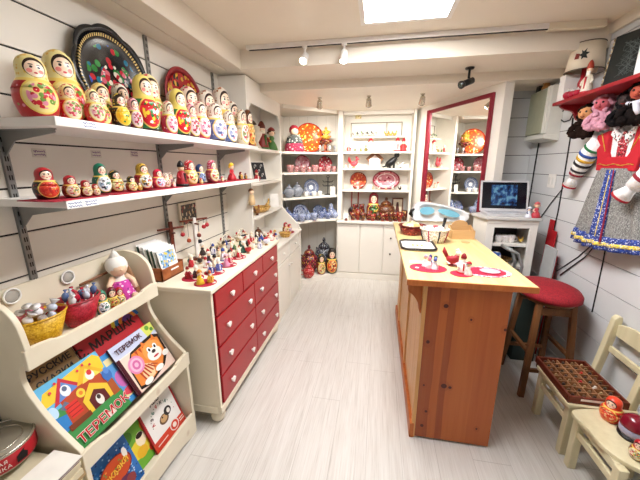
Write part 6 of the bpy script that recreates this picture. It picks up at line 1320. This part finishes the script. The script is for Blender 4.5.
cable('upper of two black leads running from the dress hem to the white junction box', [(592, 245), (578, 257), (557, 271)], .004, 1.411); cable('lower of two black leads running from the dress hem to the white junction box', [(597, 243), (585, 257), (560, 275)], .004, 1.407)
cable('black cable running down the wall below the dress', [(607, 240), (603, 262), (598, 285), (592, 312)], .004, 1.416)
cable('looped black cable with plug under the end of the red shelf', [(566, 108), (561, 113), (560, 119), (564, 122), (570, 120), (574, 112)], .004, 1.40)
# red shelf
ZR = 1.985
t = thing('red_shelf', 'red wooden shelf on the right wall above hanging plush dolls', 'shelf', (1.225, 1.4, ZR))
MB().box((0, 0, -.022), (.195, 1.27, 0)).build('board', plain('#97121f', .4), t, bevel=.004)
for yy in (1.22, .3): MB().prism(smoothp([(.19, -.022), (.04, -.022), (.06, -.05), (.12, -.07), (.15, -.12), (.19, -.14)], 4), yy, yy + .02, axis=1).build('bracket', plain('#97121f', .4), t)
ZS = ZR + .001
t = thing('table_lamp', 'lamp with cream drum shade and red base at far end of the red shelf', 'lamp', (1.325, 2.545, ZS))
MB().lathe([(.05, 0), (.055, .01), (.03, .03), (.018, .06), (.024, .1), (.014, .13), (.012, .22), (0, .22)], seg=18).build('base', plain('#a81c28', .3), t)
sh = MB().lathe([(.105, .17), (.088, .335)], seg=32)
sh.f = [f for f in sh.f if len(f) == 4]; sh.mi = [0] * len(sh.f); sh.sm = [True] * len(sh.f)
so = sh.build('shade', plain('#e4d7c0', .7), t); md = so.modifiers.new('solid', 'SOLIDIFY'); md.thickness = .004
MB().tube([(.106 * math.cos(2 * PI * k / 32), .106 * math.sin(2 * PI * k / 32), .17) for k in range(32)], .003, 6, closed=True).tube([(.089 * math.cos(2 * PI * k / 32), .089 * math.sin(2 * PI * k / 32), .335) for k in range(32)], .003, 6, closed=True).build('shade_trim', plain('#5a4a3a', .6), t)
def onshade(poly, mat, nm, base=-2.2):
    vs = [((.1065 - (.0175) * (z - .17) / .165 + .001) * math.cos(base + u / .098), (.1065 - .0175 * (z - .17) / .165 + .001) * math.sin(base + u / .098), z) for u, z in poly]
    MB().add(vs, [tuple(range(len(vs)))]).build(nm, mat, so, fix=False)
onshade([(-.012, .225), (.0, .235), (.02, .228), (.012, .25), (.028, .262), (.008, .268), (.012, .29), (-.004, .272), (-.016, .285), (-.012, .262), (-.03, .255), (-.012, .245)], plain('#22261f', .6), 'dark_emblem')
onshade([(-.05, .235), (-.024, .232), (-.022, .262), (-.046, .27)], plain('#7a2a24', .6), 'red_emblem')
o = MB().box((0, 0, 0), (.09, .07, .17)).build('box', plain('#ece9e4', .5), bevel=.003); o.location = (1.245, 2.575 + .02, ZS); tag(o, 'tall plain white box at the very end of the red shelf', 'box')
for i, (x, y, h) in enumerate(((1.25, 2.535, .07), (1.25, 2.48, .06), (1.25, 2.43, .055))):
    t = pot('toy_teapot', ('largest', 'middle', 'smallest')[i] + ' red toy pot in front of the lamp on the red shelf', 'pot', (x, y, ZS), h, plain('#a81c34', .35), LR(100), 'red toy pots', lidmat=plain('#d8d4d0', .3), spout=False)
sf = fig('robe', 'white and red bearded robed figure between lamp and black picture on the red shelf', (1.275, 2.385, ZS), .2, LR(-60), dict(body='#ece2cf', trim='#b5202b', hat='#b0402a', beard='#f6f2ea'))
sf.scale = (.13, .13, .2)
t = thing('framed_picture', 'black sketch picture in an ornate beige edged frame on the red shelf', 'picture', (1.33, 2.14, ZS), LR(-78)); t.rotation_euler = (LR(-7), 0, LR(-72))
MB().box((-.135, 0, 0), (.135, .022, .285)).build('frame', plain('#14181a', .4), t, bevel=.003); MB().box((-.12, -.003, .015), (.12, 0, .27)).build('picture', plain('#161d1c', .35), t)
m = MB(); r = random.Random(9)
for k in range(12): m.tube([(-.02 + .07 * math.sin(k + q * .9) * r.random(), -.0035, .05 + .18 * q / 8 + .01 * r.random()) for q in range(9)], .0012, 4)
m.build('sketch_lines', plain('#5a6260', .6), t)
m = MB()
for k in range(14): m.ball((-.142, .011, .012 + k * .02), .0095, 8, k % 2)
m.build('ornate_edge', [plain('#cdbb98', .5), plain('#8a7450', .5)], t)
o = MB().box((0, 0, 0), (.08, .09, .16)).build('box', plain('#dfe1e4', .5), bevel=.003); o.location = (1.25, 1.88, ZS); tag(o, 'pale grey-white box right of the black picture on the red shelf', 'box')
# plush dolls hanging below
def plush(label, p, s, fur, face, body2=None, rz=LR(-55), stripes=None):
    t = thing('plush_doll', label, 'plush toy', p, rz, 'plush dolls hanging under the red shelf')
    fm = NB('fur_' + fur.strip('#'), .95, .1); n = fm.noise(fm.obj(), 60., 3.); c = rgb(fur); fm.color(fm.mix(n, tuple(v * .45 for v in c[:3]) + (1,), tuple(min(1, v * 1.25) for v in c[:3]) + (1,))); fm.bump(n, 1., .01)
    def fuzzy(mb, nm, mat):
        o = mb.build(nm, mat, t); return o
    m = MB().tube([(0, 0, -.11), (0, 0, -.06), (0, 0, .02)], [.06, .062, .04], 14); r = random.Random(3)
    for k in range(26): a = r.uniform(0, 2 * PI); z = r.uniform(-.11, .01); m.ball((.055 * math.cos(a), .05 * math.sin(a), z), .018, 6)
    fuzzy(m, 'body', body2 or fm.m)
    m = MB()
    for k in range(60):
        a = r.uniform(0, 2 * PI); e = r.uniform(-1.2, 1.5); d = Vector((math.cos(a) * math.cos(e), math.sin(a) * math.cos(e), math.sin(e)))
        if d.y < -.55 and abs(d.z) < .6: continue
        m.ball(Vector((0, .012, .07)) + d * .058, .02, 6)
    fuzzy(m, 'fur_hood', fm.m)
    fc = plain(face, .7); MB().ball((0, -.012, .07), .05, 14, sz=1.05).ball((0, -.058, .062), .014, 8).build('face', fc, t)
    MB().ball((-.02, -.055, .08), .008, 8).ball((.02, -.055, .08), .008, 8).build('eyes', M_black, t); MB().tube([(-.014, -.056, .045), (0, -.06, .04), (.014, -.056, .045)], .003, 5).build('mouth', plain('#7a1c1c', .6), t)
    m = MB()
    for sd in (-1, 1): m.tube([(sd * .045, -.01, 0), (sd * .075, -.03, -.04), (sd * .07, -.05, -.075)], [.022, .022, .024], 8)
    m.build('arm', body2 or fm.m, t); m = MB()
    for sd in (-1, 1): m.tube([(sd * .032, -.01, -.085), (sd * .042, -.05, -.095), (sd * .045, -.075, -.085)], [.024, .024, .026], 8)
    m.build('leg', body2 or fm.m, t)
    MB().tube([(0, .02, .12), (0, .03, (ZR - .0225 - p[2]) / s - .001)], .002, 5).build('string', M_black, t)
    t.scale = (s,) * 3; return t
plush('dark brown plush doll with a peach face, farthest under the red shelf', (1.34, 2.45, 1.82), .84, '#2a1c16', '#e0a06a')
plush('pink fluffy plush doll with a rosy face under the red shelf', (1.33, 2.285, 1.85), .82, '#e2a6b8', '#c8606a')
plush('black plush doll with striped front under the middle of the red shelf', (1.36, 2.14, 1.85), .75, '#1c1a1c', '#3a2a28', None)
tp = plush('large dark plush doll with a reddish face and white scarf under the red shelf', (1.325, 1.995, 1.855), .85, '#1d1716', '#b0503a')
o = MB().tube([(.05 * math.cos(2 * PI * k / 16), .045 * math.sin(2 * PI * k / 16), .004 * math.sin(k)) for k in range(16)], .015, 8, closed=True).tube([(.0, -.045, 0), (.02, -.06, -.04), (.03, -.058, -.07)], [.016, .018, .012], 8).build('scarf', plain('#d9d9e4', .9), tp); o.location = (0, -.006, .008)
# ================================================================== DRESS
yc = 2.12
t = thing('folk_dress', 'folk costume with red bodice, white embroidered blouse and grey skirt on the wall', 'dress', (1.408, yc, 1.55), 0)
def skin_grid(fn, nu, nv, name, mat, par, thick=.004, smooth=True):
    vs = [fn(i / nu, j / nv) for j in range(nv + 1) for i in range(nu + 1)]; fs = [(j * (nu + 1) + i, j * (nu + 1) + i + 1, (j + 1) * (nu + 1) + i + 1, (j + 1) * (nu + 1) + i) for j in range(nv) for i in range(nu)]
    o = MB().add(vs, fs, 0, smooth).build(name, mat, par, fix=False); md = o.modifiers.new('solid', 'SOLIDIFY'); md.thickness = thick; md.offset = 0; return o
b = NB('grey_wool', .9, .1); ob = b.obj(); f1 = b.noise(b.mapping(ob, scale=(1, 1, .4)), 260., 3.); M_wool = b.color(b.ramp(f1, [(.3, '#5a5856'), (.5, '#85837f'), (.7, '#aeaca8')]))
def sk(u, v, ex=0.):       # u across (0 left seen from the room), v 0 waist .. 1 hem
    hw = .150 + (.285 - .150) * v ** .85; y = (.5 - u) * 2 * hw; z = -.02 - v * .49 + .02 * (2 * u - 1) ** 2 * v + .03 * u * v
    e = (1 - (2 * u - 1) ** 2) ** .5; x = -(.015 + (.055 + .03 * v) * e + .02 * math.sin(u * 34) * (.35 + .65 * v)) - ex
    return (x, y - .03 * v, z)
skin_grid(lambda u, v: sk(u, v), 72, 16, 'skirt', M_wool, t)
M_blueb = floral('blue_embroidery', '#263a86', ['#c8cce0', '#3a5ab0', '#1c2a60', '#2c4494'], 170, .5, .8); M_yelb = floral('yellow_embroidery', '#e8cf4a', ['#f4ecd0', '#c8a02a', '#4a6ab0'], 150, .45, .8)
skin_grid(lambda u, v: sk(u, .83 + .17 * v, .006), 72, 4, 'hem_band', M_blueb, t); skin_grid(lambda u, v: sk(u, .9 + .045 * v, .011), 72, 2, 'hem_ribbon', M_yelb, t)
skin_grid(lambda u, v: sk(.45 + .2 * u, .02 + .82 * v, .006), 14, 14, 'front_band', M_blueb, t); skin_grid(lambda u, v: sk(.535 + .045 * u, .02 + .82 * v, .011), 4, 14, 'front_ribbon', M_yelb, t)
skin_grid(lambda u, v: sk(.635 + .012 * u, .02 + .9 * v, .011), 2, 14, 'front_edging', plain('#8a1a34', .8), t)
M_bod = plain('#bb1a2a', .8); M_lin = floral('white_linen', '#eeecec', ['#f6f4f4', '#e0dede'], 60, .5, .9)
blouse = [(-.165, -.02), (.165, -.02), (.18, .1), (.225, .16), (.21, .19), (.1, .205), (.06, .215), (.0, .16), (-.06, .215), (-.1, .205), (-.21, .19), (-.225, .16), (-.18, .1)]
m = MB().prism(blouse, -.03, -.004, axis=0); m.build('blouse', M_lin, t, bevel=.008)
bod = [(-.155, -.035), (.155, -.035), (.165, .04), (.2, .13), (.205, .18), (.105, .2), (.09, .07), (.075, .045), (-.075, .045), (-.09, .07), (-.105, .2), (-.205, .18), (-.2, .13), (-.165, .04)]
m = MB().prism(bod, -.055, -.028, axis=0); m.build('bodice', M_bod, t, bevel=.006)
MB().tube([(-.0565, -.14 + k * .0187, -.0 + .004 * math.sin(k)) for k in range(16)], [.0045, .002] * 8, 6).build('gold_beading', M_gold, t)
for s in (-1, 1): MB().tube([(-.0565, s * (.1 + k * .009), .08 + k * .016) for k in range(8)], [.004, .002] * 4, 6).build('gold_beading', M_gold, t)
MB().prism([(-.028, .03), (.028, .03), (.034, .15), (.0, .185), (-.034, .15)], -.04, -.03, axis=0).build('placket', floral('red_embroidery', '#a81c2c', ['#f0ecec', '#3a1a1c', '#c83a4a'], 110, .5, .8), t)
for s in (-1, 1): MB().prism([(s * .012, .165), (s * .085, .215), (s * .1, .175), (s * .03, .12)], -.046, -.036, axis=0).build('collar', floral('collar_band', '#e9e4e2', ['#a81c2c', '#f4f2f2', '#2a2a30'], 90, .45, .8), t, bevel=.002)
def sleeve(path, rad, bands, cuffdir):
    o = MB().tube(path, rad, 14).build('sleeve', M_lin, t, fix=False); P = [Vector(p) for p in path]
    for i, u, m_ in bands:
        a = P[i].lerp(P[i + 1], u); bb = P[i].lerp(P[i + 1], min(1, u + .16)); ra = rad[i] + (rad[i + 1] - rad[i]) * u + .003
        MB().tube([a, bb], [ra, ra], 14).build('sleeve_band', m_, o)
    e = P[-1]; d = (P[-1] - P[-2]).normalized()
    MB().tube([e - d * .005, e + d * .02, e + d * .065], [rad[-1] * .7, rad[-1] * .8, rad[-1] * 1.25], 16).build('cuff', M_lin, o)
    MB().tube([e + d * .062, e + d * .074], [rad[-1] * 1.25, rad[-1] * 1.28], 16).build('cuff_trim', plain('#a81c2c', .8), o)
bb, by_, bg, bk = plain('#2f4f9a', .8), plain('#d8a83a', .8), plain('#2f7a4a', .8), plain('#2a2226', .8)
sleeve([(-.04, .19, .15), (-.045, .26, .08), (-.045, .325, -.01), (-.05, .365, -.085)], [.05, .052, .048, .034], [(0, .5, bg), (1, .0, bb), (1, .35, by_), (1, .7, bk), (2, .25, bk), (2, .6, plain('#8a1c2c', .8))], None)
sleeve([(-.04, -.2, .15), (-.05, -.285, .06), (-.075, -.29, -.04), (-.1, -.235, -.115)], [.05, .052, .048, .036], [(0, .3, bg), (0, .65, bb), (1, .3, by_), (1, .6, bb), (2, .3, plain('#8a1c2c', .8))], None)
t = thing('coat_hanger', 'wire hanger holding the folk costume below the red shelf', 'hanger', (1.395, yc, 1.55))
MB().tube([(-.016, .16, .17), (-.016, 0, .225), (-.016, -.16, .17)], .004, 6).build('shoulder_bar', M_metal, t); MB().tube([(-.016, 0, .225), (-.016, 0, .3), (-.016, .02, .33), (-.016, .04, .31)], .003, 6).build('hook', M_metal, t)
# ================================================================== LIGHT
w = bpy.data.worlds.new('world'); SC.world = w; w.use_nodes = True
w.node_tree.nodes['Background'].inputs[0].default_value = (.97, .98, 1, 1); w.node_tree.nodes['Background'].inputs[1].default_value = .22
vs = SC.view_settings; vs.view_transform = 'Standard'; vs.look = 'None'; vs.gamma = 1; vs.use_curve_mapping = False; vs.exposure = .08
